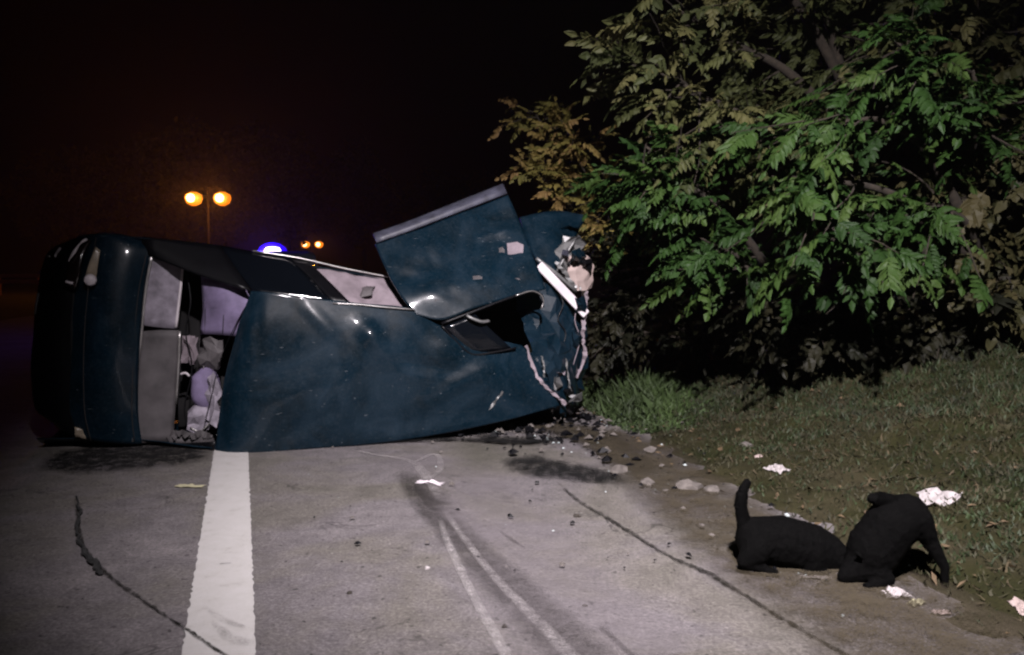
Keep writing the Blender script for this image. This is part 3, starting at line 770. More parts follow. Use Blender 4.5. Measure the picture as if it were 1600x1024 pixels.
for i in range(16):
    px, py = rr.choice(((900, 470), (908, 520), (898, 580), (885, 410), (905, 400), (880, 610), (862, 600), (890, 630), (850, 620)))
    px += rr.gauss(0, 9); py += rr.gauss(0, 14); z_ = rr.uniform(.30, .5) if py < 560 else rr.uniform(.12, .26); w_ = rr.uniform(5, 15); h_ = rr.uniform(4, 18)
    crumpled('metal_fragment', PR([[(px - w_, py - h_, z_ + .05), (px, py - h_ * .7, z_), (px + w_ * .6, py - h_, z_ + .06)], [(px - w_ * .6, py, z_), (px + 2, py, z_ - .05), (px + w_, py + 3, z_ + .04)], [(px - w_ * .8, py + h_, z_ + .05), (px, py + h_ * .8, z_), (px + w_ * .5, py + h_, z_ + .05)]]),
             M[rr.choice(('steel', 'paint', 'trim', 'paint', 'airbag', 'sill', 'paint'))], car, 1, .018, 300 + i, .004)
tube('wire', curve([P(870, 450, .42), P(880, 474, .38), P(872, 500, .35), P(884, 520, .33), P(878, 545, .3)], 4), .006, M['trim'], car, 5)
tube('wire', curve([P(905, 470, .45), P(898, 500, .4), P(906, 530, .4), P(896, 570, .35)], 4), .005, M['airbag'], car, 5)
c0, c1 = P(842, 414, .40), P(916, 492, .40)
ax = (c1 - c0).normalized(); ay = ND; az = ax.cross(ay)
box('bumper_strip', (c0 + c1) / 2, ((c1 - c0).length, 0.03, 0.085), M['white_strip'], car, (ax, ay, az), 0.01)
tube('grille_bar', curve([P(838, 404, .42), P(866, 425, .40), P(900, 455, .42)], 4), 0.018, M['steel'], car, 6)
# ------------------------------------------------------------------ van with lit blue beacon behind the wreck
VY = 20.0
vc = U(432, 437, VY); vc.z = 0
van = empty('emergency_van', vc)
tag(van, 'white van with a lit blue roof beacon, mostly hidden behind the overturned car', 'van')
M['van_white'] = simple('white_van_paint', (0.55, 0.55, 0.58), 0.35, var=0.1, coat=0.4)
prof = [(-2.3, .35), (-2.38, .8), (-2.3, 1.5), (-2.1, 1.93), (-1.7, 2.0), (0.9, 2.0), (1.3, 1.9), (1.95, 1.15), (2.5, 1.0), (2.62, .7), (2.55, .35)]
vd = RD; vr = V((RD.y, -RD.x, 0))
vs, fs = [], []
secs = [(-.92, .5), (-.86, .25), (-.78, .06), (-.6, 0), (.6, 0), (.78, .06), (.86, .25), (.92, .5)]
def vanpt(l, w, h): return vc + vd * l + vr * w + V((0, 0, h))
ws = [(-.90, 0.0), (-.88, .06), (-.70, 0.0), (.70, 0.0), (.88, .06), (.90, 0.0)]
hw = lambda h: 0.90 - max(0, h - 1.0) * 0.13
k = len(prof)
for f in (-1, -.93, -.8, .8, .93, 1):
    for (l, h) in prof:
        sh = 0.05 if abs(f) == 1 else (0.015 if abs(f) == .93 else 0)
        vs.append(vanpt(l * (1 - sh * .4), f * hw(h), h - (sh if h > 1 else 0)))
for a in range(5):
    for i in range(k):
        j = (i + 1) % k
        fs.append((a * k + i, a * k + j, (a + 1) * k + j, (a + 1) * k + i))
fs.append(tuple(range(k))); fs.append(tuple(5 * k + i for i in range(k)))
recalc(mesh('body', vs, fs, M['van_white'], van))
for s in (-1, 1):
    for (l0, l1) in ((-2.0, -.9), (-.75, .35), (.45, 1.35)):
        v_, f_ = box_data(vanpt((l0 + l1) / 2, s * .865, 1.42), l1 - l0, .05, .5, (vd, vr, V((0, 0, 1))))
        mesh('window', v_, f_, M['glass'], van)
    for l in (-1.5, 1.65):
        c = vanpt(l, s * .82, .33)
        wh = empty('wheel', c - vc); wh.parent = van
        lathe('tyre', [(.2, -.1), (.3, -.1), (.33, -.06), (.33, .06), (.3, .1), (.2, .1)], c, vr, M['rubber'], wh, 20)
        lathe('rim', [(.05, -.07), (.2, -.09), (.2, .09), (.05, .07)], c, vr, M['steel'], wh, 16)
    box('rear_light', vanpt(-2.36, s * .78, 1.0), (.05, .14, .4), M['red_lens'], van, (vd, vr, V((0, 0, 1))), .01)
box('rear_window', vanpt(-2.245, 0, 1.5), (.05, 1.3, .45), M['glass'], van, (vd, vr, V((0, 0, 1))), .01)
box('rear_bumper', vanpt(-2.42, 0, .45), (.16, 1.7, .2), M['trim'], van, (vd, vr, V((0, 0, 1))), .03)
M['beacon_core'] = emit('beacon_core', (0.45, 0.40, 1.0), 12)
M['beacon_dome'] = emit('beacon_dome', (0.035, 0.004, 1.0), 1.0, (0.02, 0.02, 0.3))  # blue halo of the beacon given to an oversized glowing dome
bc = U(426, 393, VY)
lb = box('light_bar', V((bc.x, bc.y, 2.01)), (1.2, .26, .07), M['trim'], van, (vr, vd, V((0, 0, 1))), .02)
lathe('beacon', [(.06, -.18), (.34, -.16), (.36, .0), (.30, .11), (.18, .19), (.05, .22)], bc, V((0, 0, 1)), M['beacon_dome'], van, 20)
lathe('beacon_lamp', [(.04, -.09), (.15, -.07), (.20, .0), (.15, .07), (.04, .09)], bc + V((0, 0, .02)) + (EYE - bc).normalized() * .36, V((0, 0, 1)), M['beacon_core'], van, 20)
bl = bpy.data.lights.new('beacon_glow', 'POINT'); bl.energy = 600; bl.color = (0.12, 0.05, 1.0); bl.shadow_soft_size = 0.2
blo = bpy.data.objects.new('beacon_glow', bl); col.objects.link(blo); blo.parent = van; blo.location = bc + V((0, -.7, 0.05)) - vc

# ------------------------------------------------------------------ street lamps
M['sodium'] = emit('sodium_lamp', (1.0, 0.60, 0.16), 12)
M['sodium_glass'] = emit('sodium_glass', (1.0, 0.23, 0.008), 1.25)  # orange glare round the lamps given to oversized glowing bowls
M['pole'] = simple('lamp_pole_steel', (0.006, 0.005, 0.005), 0.8, spec=0.05)
def street_lamp(px, Y, py, half, energy, label, lens, colr):
    top = U(px, py, Y)
    root = empty('street_lamp', (top.x, top.y, 0.0))
    tag(root, label, 'street lamp', 'twin-headed street lamps along the road')
    tube('pole', [(top.x, top.y, -0.1), (top.x, top.y, 1.0), (top.x, top.y, top.z + .5)], [.13, .12, .07], M['pole'], root, 10)
    for s in (-1, 1):
        tube('arm', curve([V((top.x, top.y, top.z + .42)), V((top.x + s * half * .45, top.y, top.z + .55)), V((top.x + s * half * .8, top.y, top.z + .38))], 4), .045, M['pole'], root, 8)
        hc = V((top.x + s * half, top.y - .05, top.z + .12))
        h = lathe('lamp_head', [(.05, .28), (.25, .22), (.36, .10), (.38, .0), (.36, -.02)], hc, V((0, 0, 1)), M['pole'], root, 16)
        lathe('lamp_bowl', [(.30, .0), (.36 * lens, -.12 * lens), (.40 * lens, -.30 * lens), (.32 * lens, -.50 * lens), (.12 * lens, -.62 * lens)], hc - V((0, 0, .021)), V((0, 0, 1)), M['sodium_glass'], h, 18)
        lathe('lamp_bulb', [(.03 * lens, .19 * lens), (.14 * lens, .14 * lens), (.20 * lens, 0), (.14 * lens, -.14 * lens), (.03 * lens, -.19 * lens)], hc - V((0, .34 * lens, .31 * lens)), V((0, 0, 1)), colr, h, 16)
        L = bpy.data.lights.new('lamp_glow', 'POINT'); L.energy = energy * (1.5 if s > 0 else .75); L.color = (1.0, 0.30, 0.03); L.shadow_soft_size = .3
        lo = bpy.data.objects.new('lamp_glow', L); col.objects.link(lo); lo.parent = root; lo.location = hc + V((0, -1.9, -.75)) - V(root.location)
    return root
street_lamp(325, 82, 302, 1.45, 1900, 'nearer and taller orange street lamp with two glowing heads', 2.2, M['sodium'])
M['sodium_far'] = emit('sodium_lamp_far', (1.0, 0.5, 0.22), 6)
street_lamp(488, 194, 378, 1.6, 800, 'far small street lamp with two pale orange heads, right of the blue beacon', 2.6, M['sodium_far'])

# guard rail far to the left, on a low verge
def guard_rail():
    a, b_ = V((-62, 66, 0)), V((-34, 72, 0))
    root = empty('guard_rail', (a + b_) / 2)
    tag(root, 'distant steel guard rail at the left edge of the picture, dimly lit', 'guard rail')
    d = (b_ - a).normalized(); s = V((d.y, -d.x, 0))
    for i, h in enumerate((1.15, 1.65)):
        pr = [(0, -.16), (.05, -.11), (.05, -.05), (0, 0), (.05, .05), (.05, .11), (0, .16)]
        vs, fs = [], []
        for q in (a, b_):
            for (o_, z_) in pr: vs.append(q + s * o_ + V((0, 0, h + z_)))
        for j in range(6): fs.append((j, j + 1, 7 + j + 1, 7 + j))
        solid(mesh('rail', vs, fs, M['galv'], root), 0.01)
    L_ = (b_ - a).length
    for i in range(int(L_ / 3) + 1):
        p = a + d * (i * 3.0) - s * .1
        box('post', p + V((0, 0, .85)), (.1, .08, 1.9), M['galv'], root, (d, s, V((0, 0, 1))))
guard_rail()

# ------------------------------------------------------------------ vegetation
def compound_leaf(seed, n=9, ln=0.55, lw=0.034, ll=0.125):
    """a pinnate leaf along +X, leaflets hanging to both sides"""
    rr = random.Random(seed)
    vs, fs = [], []
    def rach(t): return V((ln * t, 0.03 * math.sin(t * 3 + seed), -0.16 * ln * t * t))
    for i in range(6):
        t0, t1 = i / 6, (i + 1) / 6
        a, b_ = rach(t0), rach(t1); w = 0.004 * (1 - t0 * .6)
        k = len(vs); vs += [a + V((0, w, 0)), a - V((0, w, 0)), b_ - V((0, w, 0)), b_ + V((0, w, 0))]; fs.append((k, k + 1, k + 2, k + 3))
    def leaflet(p, d, l, w):
        d = d.normalized()
        side = d.cross(V((0, 0, 1)))
        side = side.normalized() if side.length > .05 else V((0, 1, 0))
        up = side.cross(d).normalized()
        roll = rr.uniform(-.5, .5)
        side = side * math.cos(roll) + up * math.sin(roll); up = side.cross(d).normalized()
        k = len(vs)
        sag = V((0, 0, -l * rr.uniform(.05, .25)))
        vs.extend([p, p + d * l * .35 + side * w - up * w * .25, p + d * l * .35 - side * w - up * w * .25, p + d * l * .4 + up * w * .12, p + d * l * .75 + side * w * .62 + sag * .5, p + d * l * .75 - side * w * .62 + sag * .5, p + d * l + sag])
        fs.extend([(k, k + 3, k + 1), (k, k + 2, k + 3), (k + 1, k + 3, k + 6, k + 4), (k + 2, k + 5, k + 6, k + 3)])
    for i in range(n):
        t = 0.18 + 0.8 * i / n
        p = rach(t); sc_ = (0.7 + 0.5 * math.sin(math.pi * min(1, t + .1))) * rr.uniform(.85, 1.15)
        for s in (-1, 1):
            if rr.random() < .06: continue
            leaflet(p, V((.55 + .5 * t, s * 1.0, -.45 + rr.uniform(-.3, .2))), ll * sc_ * rr.uniform(.7, 1.15), lw * sc_ * rr.uniform(.7, 1.25))
    leaflet(rach(1), V((1, rr.uniform(-.2, .2), -.4)), ll, lw)
    return vs, fs
LEAF = {}
def leaf_meshes(mat, kind):
    key = (mat.name, kind)
    if key not in LEAF:
        out = []
        for sd in range(6):
            if kind == 'long': v, f = compound_leaf(sd, 9, .55, .030, .135)
            elif kind == 'broad': v, f = compound_leaf(sd + 10, 6, .42, .042, .125)
            else: v, f = compound_leaf(sd + 20, 6, .26, .020, .062)
            me = bpy.data.meshes.new('leaf'); me.from_pydata([tuple(q) for q in v], [], f); me.materials.append(mat); me.update()
            out.append((me, v, f))
        LEAF[key] = out
    return LEAF[key]
def tree(name, label, cat, limbs, mat, kind, ntwig, tlen, bias, lscale=1.0, seed=0, trunk_r=.07, per=6, keep=300, tmin=.25, group=None, zmin=-9, kind2=None):
    rr = random.Random(seed)
    b0 = V(limbs[0][0])
    root = empty(name, b0)
    tag(root, label, cat, group)
    places = []
    wv, wf = [], []
    for li, limb in enumerate(limbs):
        pts = curve(limb, 6)
        n = len(pts)
        rad = [trunk_r * (1 if li == 0 else .6) * (1 - .85 * i / n) for i in range(n)]
        tube('trunk' if li == 0 else 'branch', pts, rad, M['bark'], root, 7)
        for t_ in range(ntwig if not isinstance(ntwig, (list, tuple)) else ntwig[li]):
            f = tmin + (1 - tmin) * rr.random() ** .8
            i = min(n - 2, int(f * (n - 1)))
            p = pts[i].lerp(pts[i + 1], rr.random())
            ld = (pts[i + 1] - pts[i]).normalized()
            d = (ld * .6 + V((rr.gauss(0, 1), rr.gauss(0, 1), rr.gauss(0, .8))) * .75 + V(bias)).normalized()
            L = tlen * rr.uniform(.5, 1.25)
            tw = [p]
            for q in range(5):
                d = (d + V((rr.gauss(0, .12), rr.gauss(0, .12), -.07 + rr.gauss(0, .08)))).normalized()
                tw.append(tw[-1] + d * L / 5)
            v, f_ = tube_data(tw, [.010, .009, .007, .006, .004, .003], 4, False)
            k = len(wv); wv += v; wf += [tuple(a + k for a in q) for q in f_]
            for q in range(per):
                g = (q + .6) / per
                x_ = g * 5; i2 = min(4, int(x_))
                pp = tw[i2].lerp(tw[i2 + 1], x_ - i2)
                dd = (tw[i2 + 1] - tw[i2]).normalized()
                az = (q * 2.4 + rr.uniform(-.5, .5))
                s = dd.cross(V((0, 0, 1))); s = s.normalized() if s.length > .05 else V((1, 0, 0)); u = s.cross(dd)
                out = (dd * .75 + s * math.cos(az) + u * (math.sin(az) * .6) + V(bias) * .35 + V((0, 0, -.15))).normalized()
                if pp.z + out.z * .3 > zmin + rr.gauss(0, .12): places.append((pp, out, lscale * rr.uniform(.5, 1.3), rr.uniform(-1.0, 1.0), rr.randrange(12 if kind2 else 6)))
    mesh('twigs', wv, wf, M['bark'], root)['kind'] = 'stuff'
    places.sort(key=lambda q: (q[0] - EYE).length - (.6 if q[1].y < 0 else 0))
    lm = leaf_meshes(mat, kind) + (leaf_meshes(mat, kind2) if kind2 else [])
    rv, rf = [], []
    for n_, (p, d, s, roll, vi) in enumerate(places):
        rot = d.to_track_quat('X', 'Z').to_matrix() @ Matrix.Rotation(roll, 3, 'X')
        me, v, f = lm[vi]
        if n_ < keep:
            o = bpy.data.objects.new('leaf', me)
            col.objects.link(o); o.parent = root
            o.matrix_local = Matrix.Translation(p - b0) @ rot.to_4x4() @ Matrix.Diagonal((s, s, s, 1))
        else:
            k = len(rv)
            rv += [p + rot @ (q * s) for q in v]; rf += [tuple(a + k for a in q) for q in f]
    if rv:
        tag(mesh('foliage', rv, rf, mat, root), kind='stuff')
    return root
def B(px, Y):            # a root point on the bank
    x = (px - CX) / F * Y
    return V((x, Y, hgt(x, Y) - .05))
tree('tree', 'large olive-leaved tree whose crown fills the top, above the green branches', 'tree',
     [[B(1420, 8.6), U(1400, 420, 8.4), U(1360, 250, 8.0), U(1300, 60, 7.8), U(1260, -120, 7.8)],
      [U(1370, 300, 8.0), U(1260, 230, 7.6), U(1140, 170, 7.3), U(1020, 110, 7.2)],
      [U(1360, 250, 8.0), U(1240, 120, 7.7), U(1130, 60, 7.5), U(1050, 10, 7.4)],
      [U(1380, 330, 8.2), U(1290, 250, 7.8), U(1180, 210, 7.5), U(1080, 190, 7.4)],
      [U(1330, 150, 7.9), U(1240, 0, 7.6), U(1160, -60, 7.5)],
      [U(1380, 300, 8.1), U(1420, 160, 7.6), U(1420, 20, 7.3)],
      [U(1330, 150, 7.9), U(1400, 20, 7.5), U(1480, -60, 7.3)],
      [U(1375, 330, 8.2), U(1340, 280, 7.8), U(1260, 250, 7.6)]],
     M['leaf_olive'], 'broad', [11, 12, 12, 12, 10, 11, 10, 10], .85, (-.5, -.3, -.1), .76, 101, .10, 6, zmin=1.6, kind2='long', tmin=.3)
tree('tree', 'bright green tree with long drooping leaves at the right of the bank', 'tree',
     [[B(1560, 7.4), U(1540, 430, 7.2), U(1500, 280, 6.9), U(1440, 140, 6.7), U(1400, 60, 6.6)],
      [U(1540, 430, 7.2), U(1440, 330, 6.8), U(1350, 290, 6.5), U(1270, 290, 6.4)],
      [U(1535, 400, 7.1), U(1450, 240, 6.7), U(1380, 190, 6.5), U(1320, 190, 6.4)],
      [U(1545, 480, 7.2), U(1440, 390, 6.8), U(1360, 360, 6.5), U(1270, 360, 6.4)],
      [U(1500, 280, 6.9), U(1450, 160, 6.6), U(1420, 90, 6.5)],
      [U(1540, 420, 7.2), U(1510, 350, 6.7), U(1470, 320, 6.5)],
      [U(1500, 280, 6.9), U(1530, 180, 6.6), U(1520, 110, 6.5)]],
     M['leaf_green'], 'long', [9, 11, 10, 11, 9, 8, 8], .85, (-.55, -.2, -.14), .70, 202, .09, 6, zmin=1.12, kind2='broad')
tree('shrub', 'green leafy shrub arching left beside the crushed front of the car', 'shrub',
     [[B(1215, 8.2), U(1210, 450, 8.0), U(1140, 340, 7.6), U(1060, 265, 7.3), U(1010, 230, 7.2)],
      [U(1205, 450, 8.0), U(1140, 390, 7.4), U(1085, 335, 7.2), U(1025, 300, 7.1)],
      [U(1205, 460, 8.0), U(1165, 410, 7.3), U(1130, 390, 7.1), U(1090, 370, 7.0)],
      [U(1205, 460, 8.0), U(1180, 420, 7.2), U(1150, 420, 7.0)],
      [U(1140, 340, 7.6), U(1090, 300, 7.0), U(1045, 285, 6.9), U(1000, 270, 6.9)]],
     M['leaf_green'], 'long', [15, 16, 12, 8, 14], .5, (-.6, -.3, -.04), .62, 303, .06, 6, zmin=1.0, kind2='broad')
tree('shrub', 'small yellowing shrub with upright twigs behind the raised door', 'shrub',
     [[B(915, 10.5), U(912, 420, 10.4), U(900, 320, 10.2), U(868, 240, 10.1), U(836, 175, 10.0)],
      [U(905, 400, 10.4), U(885, 330, 10.1), U(856, 295, 10.0), U(842, 265, 10.0)],
      [U(905, 380, 10.3), U(915, 290, 10.0), U(900, 235, 9.9), U(882, 200, 9.9)],
      [U(910, 420, 10.4), U(935, 340, 9.9), U(940, 280, 9.8)],
      [U(910, 420, 10.4), U(945, 370, 9.6), U(962, 345, 9.5)]],
     M['leaf_yellow'], 'small', [14, 10, 15, 12, 12], .42, (0, -.25, .35), 1.05, 404, .05, 6)
tree('tree', 'dim olive tree cut off by the right edge of the picture', 'tree',
     [[B(1700, 8.0), U(1690, 430, 7.9), U(1650, 260, 7.7), U(1620, 80, 7.5), U(1600, -60, 7.4)],
      [U(1680, 400, 7.9), U(1600, 330, 7.3), U(1540, 300, 7.1)],
      [U(1680, 330, 7.8), U(1600, 220, 7.3), U(1530, 150, 7.1)],
      [U(1660, 250, 7.7), U(1600, 120, 7.4), U(1520, 40, 7.3)],
      [U(1690, 460, 7.9), U(1610, 440, 7.2), U(1540, 430, 7.0)]],
     M['leaf_olive2'], 'broad', [16, 20, 20, 20, 20], .8, (-.4, -.35, -.05), .85, 505, .09, 6)
tree('shrub', 'low dark undergrowth shrub in the gap beneath the green branches', 'shrub',
     [[B(1090, 8.8), U(1080, 520, 8.7), U(1040, 460, 8.5), U(1010, 410, 8.4)],
      [U(1085, 530, 8.7), U(1130, 480, 8.3), U(1150, 450, 8.2)],
      [U(1085, 530, 8.7), U(1030, 490, 8.4), U(980, 450, 8.4), U(960, 400, 8.4)],
      [U(1085, 530, 8.7), U(1010, 520, 8.4), U(965, 500, 8.4)]],
     M['leaf_dark'], 'small', [14, 12, 14, 12], .5, (0, -.2, .15), 1.2, 606, .03, 6)
tree('shrub', 'low dark shrub at the foot of the bright green tree', 'shrub',
     [[B(1400, 8.0), U(1390, 540, 7.8), U(1350, 500, 7.6), U(1300, 490, 7.5)],
      [U(1395, 550, 7.8), U(1440, 500, 7.4), U(1480, 470, 7.2)],
      [U(1395, 550, 7.8), U(1500, 520, 7.5), U(1570, 490, 7.4)],
      [U(1395, 550, 7.8), U(1280, 500, 7.6), U(1220, 480, 7.6)]],
     M['leaf_dark'], 'broad', [12, 12, 14, 12], .6, (-.2, -.3, .1), .85, 707, .04, 6)

# far trees round the lamps
def far_crown(seed):
    rr = random.Random(seed)
    vs, fs = [], []
    lobes = [(V((rr.gauss(0, 2.6), rr.gauss(0, 2.4), rr.uniform(6, 15))), rr.uniform(1.8, 3.4)) for _ in range(22)]
    for c, r in lobes:
        for _ in range(260):
            d = V((rr.gauss(0, 1), rr.gauss(0, 1), rr.gauss(0, 1))).normalized()
            p = c + d * r * rr.random() ** .4
            a = V((rr.gauss(0, 1), rr.gauss(0, 1), rr.gauss(0, 1))).normalized() * rr.uniform(.18, .4)
            b_ = a.cross(V((rr.gauss(0, 1), rr.gauss(0, 1), rr.gauss(0, 1)))).normalized() * a.length * .5
            k = len(vs); vs += [p - a, p + b_, p + a, p - b_]; fs.append((k, k + 1, k + 2, k + 3))
    return vs, fs
FAR = []
for sd in (1, 2, 3):
    v, f = far_crown(sd)
    me = bpy.data.meshes.new('crown'); me.from_pydata([tuple(q) for q in v], [], f); me.materials.append(M['leaf_far']); me.update(); FAR.append(me)
v, f = tube_data([(0, 0, -.3), (.1, 0, 3), (-.1, .1, 7), (0, 0, 12)], [.35, .28, .2, .08], 8)
TR = bpy.data.meshes.new('trunk'); TR.from_pydata([tuple(q) for q in v], [], f); TR.materials.append(M['bark']); TR.update()
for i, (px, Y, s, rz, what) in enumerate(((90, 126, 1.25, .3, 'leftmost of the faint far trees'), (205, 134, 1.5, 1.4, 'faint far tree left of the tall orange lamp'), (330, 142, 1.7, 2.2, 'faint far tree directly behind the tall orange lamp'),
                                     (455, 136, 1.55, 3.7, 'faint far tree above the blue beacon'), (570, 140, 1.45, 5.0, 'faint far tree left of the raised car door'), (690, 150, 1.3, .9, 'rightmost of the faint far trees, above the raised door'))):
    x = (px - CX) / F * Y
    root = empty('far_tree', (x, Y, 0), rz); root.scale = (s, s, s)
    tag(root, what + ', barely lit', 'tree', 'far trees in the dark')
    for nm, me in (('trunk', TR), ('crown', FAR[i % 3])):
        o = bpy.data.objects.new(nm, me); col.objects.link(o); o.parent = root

# grass and straw on the bank: nobody could count it
rr = random.Random(99)
vs, fs, fm = [], [], []
for _ in range(200000):
    y = 2.0 + 9.5 * rr.random() ** 1.3
    x = E0.x + rr.uniform(-1.5, 6.5)
    d = bank_d(x, y)
    if d < 0.02: continue
    if d < .5 and rr.random() > d * 1.4: continue
    g = noise.noise(V((x * .9, y * .9, 2))) + .5 * noise.noise(V((x * 2.3, y * 2.3, 8)))
    far_ = min(1, max(0, (d - .6) / 1.8))
    near_car = math.exp(-((x - 1.15) ** 2 + (y - 8.0) ** 2) / .9)
    if rr.random() > .75 + .6 * g + .35 * far_ + near_car: continue
    z = hgt(x, y)
    if near_car > .3 or g + far_ * .5 > .38: mi = 1 if rr.random() < .6 else 2
    else: mi = 0 if rr.random() < .22 else (1 if rr.random() < .3 else 2)
    h = rr.uniform(.015, .05) * (1 + far_ * .6 + near_car * 1.6)
    a = rr.uniform(0, 6.28); w = rr.uniform(.003, .009)
    lean = V((rr.gauss(0, .6), rr.gauss(0, .6), 1)).normalized() * h
    if mi == 0: lean = V((rr.gauss(0, 1), rr.gauss(0, 1), .35)).normalized() * h * 1.3
    s = V((math.cos(a), math.sin(a), 0)) * w
    p = V((x, y, z + .002))
    k = len(vs); vs += [p - s, p + s, p + lean * .6 + s * .7, p + lean * 1.05 + V((rr.gauss(0, .01), rr.gauss(0, .01), 0)), p + lean * .6 - s * .7]
    fs.append((k, k + 1, k + 2, k + 3, k + 4)); fm.append(mi)
o = mesh('bank_grass', vs, fs, None, None, mats=[M['straw'], M['grass'], M['olive']], fm=fm)
tag(o, 'sparse green and dry grass covering the roadside bank', 'grass', kind='stuff')

rr = random.Random(55)
vs, fs = [], []
for _ in range(900):
    y = 2.4 + 6.5 * rr.random() ** 1.2; x = E0.x + rr.uniform(-1.2, 5)
    if bank_d(x, y) < -.15: continue
    p = V((x, y, hgt(x, y) + .018)); a = rr.uniform(0, 6.28); l = rr.uniform(.012, .04); w = l * rr.uniform(.3, .6)
    d = V((math.cos(a), math.sin(a), rr.gauss(0, .3))) * l; t = V((-math.sin(a), math.cos(a), rr.gauss(0, .5))) * w
    k = len(vs); vs += [p - d, p + t + V((0, 0, w * .5)), p + d, p - t + V((0, 0, w * .5)), p]; fs += [(k, k + 4, k + 1), (k + 1, k + 4, k + 2), (k + 2, k + 4, k + 3), (k + 3, k + 4, k)]
M['dead_leaf'] = simple('dead_leaf', (0.075, 0.05, 0.025), 0.8, var=0.6, scale=14)
tag(mesh('dead_leaves', vs, fs, M['dead_leaf']), 'curled dead leaves scattered over the bank', 'leaves', kind='stuff')

# tall green grass pushed up against the front of the car
rr = random.Random(77)
gc = V((1.35, 8.4, 0))
vs, fs = [], []
for _ in range(6500):
    a = rr.uniform(0, 6.28); q_ = rr.random() ** .6
    x = gc.x + math.cos(a) * q_ * .8 * rr.uniform(.6, 1.2); y = gc.y + math.sin(a) * q_ * 1.5
    if bank_d(x, y) < .0: continue
    p = V((x, y, hgt(x, y) - .01))
    h = rr.uniform(.04, .34) * (1.1 - q_ * .9) * (1.25 - .9 * max(0, x - gc.x))
    lean = V((rr.gauss(.1, .55), rr.gauss(-.1, .55), 1)).normalized() * h
    t = rr.uniform(0, 6.28); s_ = V((math.cos(t), math.sin(t), 0)) * rr.uniform(.005, .016)
    k = len(vs); vs += [p - s_, p + s_, p + lean * .55 + s_ * .8, p + lean + V((rr.gauss(0, .05), rr.gauss(0, .05), -.04 * h)), p + lean * .55 - s_ * .8]
    fs.append((k, k + 1, k + 2, k + 3, k + 4))
M['lush'] = simple('lush_grass', (0.026, 0.046, 0.010), 0.7, var=0.5, scale=3)
gcl = mesh('grass_clump', [v - gc for v in vs], fs, M['lush'], None, False, True)
gcl.location = gc
tag(gcl, 'tall green grass clump against the crushed front of the car', 'grass')

# ------------------------------------------------------------------ dogs
def skin_body(name, nodes, edges, parent, mat):
    """one continuous body: tapered limbs blended by a voxel remesh"""
    off = base(parent)
    bm = bmesh.new()
    R1 = lambda r: r[0] if hasattr(r, '__len__') else r
    for a, b_ in edges:
        (p, r0), (q_, r1) = nodes[a], nodes[b_]
        r0, r1 = R1(r0), R1(r1)
        n = max(3, int((V(q_) - V(p)).length / (min(r0, r1) * .35)))
        for i in range(n + 1):
            f = i / n
            c = V(p).lerp(V(q_), f) - off
            bmesh.ops.create_icosphere(bm, subdivisions=2, radius=r0 + (r1 - r0) * f, matrix=Matrix.Translation(c))
    me = bpy.data.meshes.new(name); bm.to_mesh(me); bm.free()
    o = bpy.data.objects.new(name, me)
    col.objects.link(o); o.parent = parent
    rm = o.modifiers.new('blend', 'REMESH'); rm.mode = 'VOXEL'; rm.voxel_size = .006; rm.use_smooth_shade = True
    sm = o.modifiers.new('smooth', 'SMOOTH'); sm.factor = .5; sm.iterations = 9
    tx = bpy.data.textures.new(name + '_fur', 'CLOUDS'); tx.noise_scale = .028
    dm = o.modifiers.new('fur', 'DISPLACE'); dm.texture = tx; dm.strength = .008; dm.mid_level = .5; dm.texture_coords = 'LOCAL'
    me.materials.append(mat)
    return o
def fur_tufts(name, anchors, parent, count, ln, seed):
    rr = random.Random(seed); vs, fs = [], []
    for _ in range(count):
        p, r, q, r2 = rr.choice(anchors)
        f = rr.random(); c = V(p).lerp(V(q), f); rad = r + (r2 - r) * f
        d = V((rr.gauss(0, 1), rr.gauss(0, 1), rr.gauss(0, 1))).normalized()
        ax_ = (V(q) - V(p)).normalized(); d = (d - ax_ * d.dot(ax_)).normalized()
        b0 = c + d * rad * .85; t = b0 + (d * .6 + ax_ * -.7 + V((0, 0, -.2))).normalized() * ln * rr.uniform(.5, 1.2)
        s = d.cross(ax_).normalized() * .002
        k = len(vs); vs += [b0 - s, b0 + s, t]; fs.append((k, k + 1, k + 2))
    o = mesh(name, vs, fs, M['fur'], parent); o['kind'] = 'stuff'
    return o
pxm = lambda Y: Y / F
# left dog: crouching, tail up, head towards the right dog
Y1 = 3.70
k1 = pxm(Y1)
q = lambda x, y, dy=0.0: U(x, y, Y1 + dy)
D1 = empty('dog', (q(1230, 895).x, Y1, 0.0))
tag(D1, 'black dog crouching on the verge with its tail straight up', 'dog')
nodes = [(q(1184, 842), 36 * k1), (q(1222, 846), 42 * k1), (q(1262, 856), 41 * k1), (q(1288, 864), 34 * k1), (q(1306, 872, -.02), 25 * k1), (q(1324, 888, -.04), 13 * k1),
         (q(1163, 818), 11 * k1), (q(1157, 790), 9 * k1), (q(1160, 768), 8.5 * k1), (q(1167, 755), 7 * k1),
         (q(1180, 862, -.08), 22 * k1), (q(1165, 876, -.09), 14 * k1), (q(1190, 889, -.10), 9 * k1), (q(1212, 897, -.12), 7 * k1),
         (q(1180, 862, .08), 22 * k1), (q(1168, 876, .09), 13 * k1), (q(1190, 884, .10), 9 * k1), (q(1210, 888, .11), 7 * k1),
         (q(1272, 880, -.07), 16 * k1), (q(1262, 893, -.08), 9 * k1), (q(1290, 899, -.10), 7 * k1),
         (q(1272, 878, .07), 16 * k1), (q(1264, 888, .08), 9 * k1), (q(1292, 890, .10), 7 * k1)]
edges = [(0, 1), (1, 2), (2, 3), (3, 4), (4, 5), (0, 6), (6, 7), (7, 8), (8, 9), (0, 10), (10, 11), (11, 12), (12, 13), (0, 14), (14, 15), (15, 16), (16, 17), (2, 18), (18, 19), (19, 20), (2, 21), (21, 22), (22, 23)]
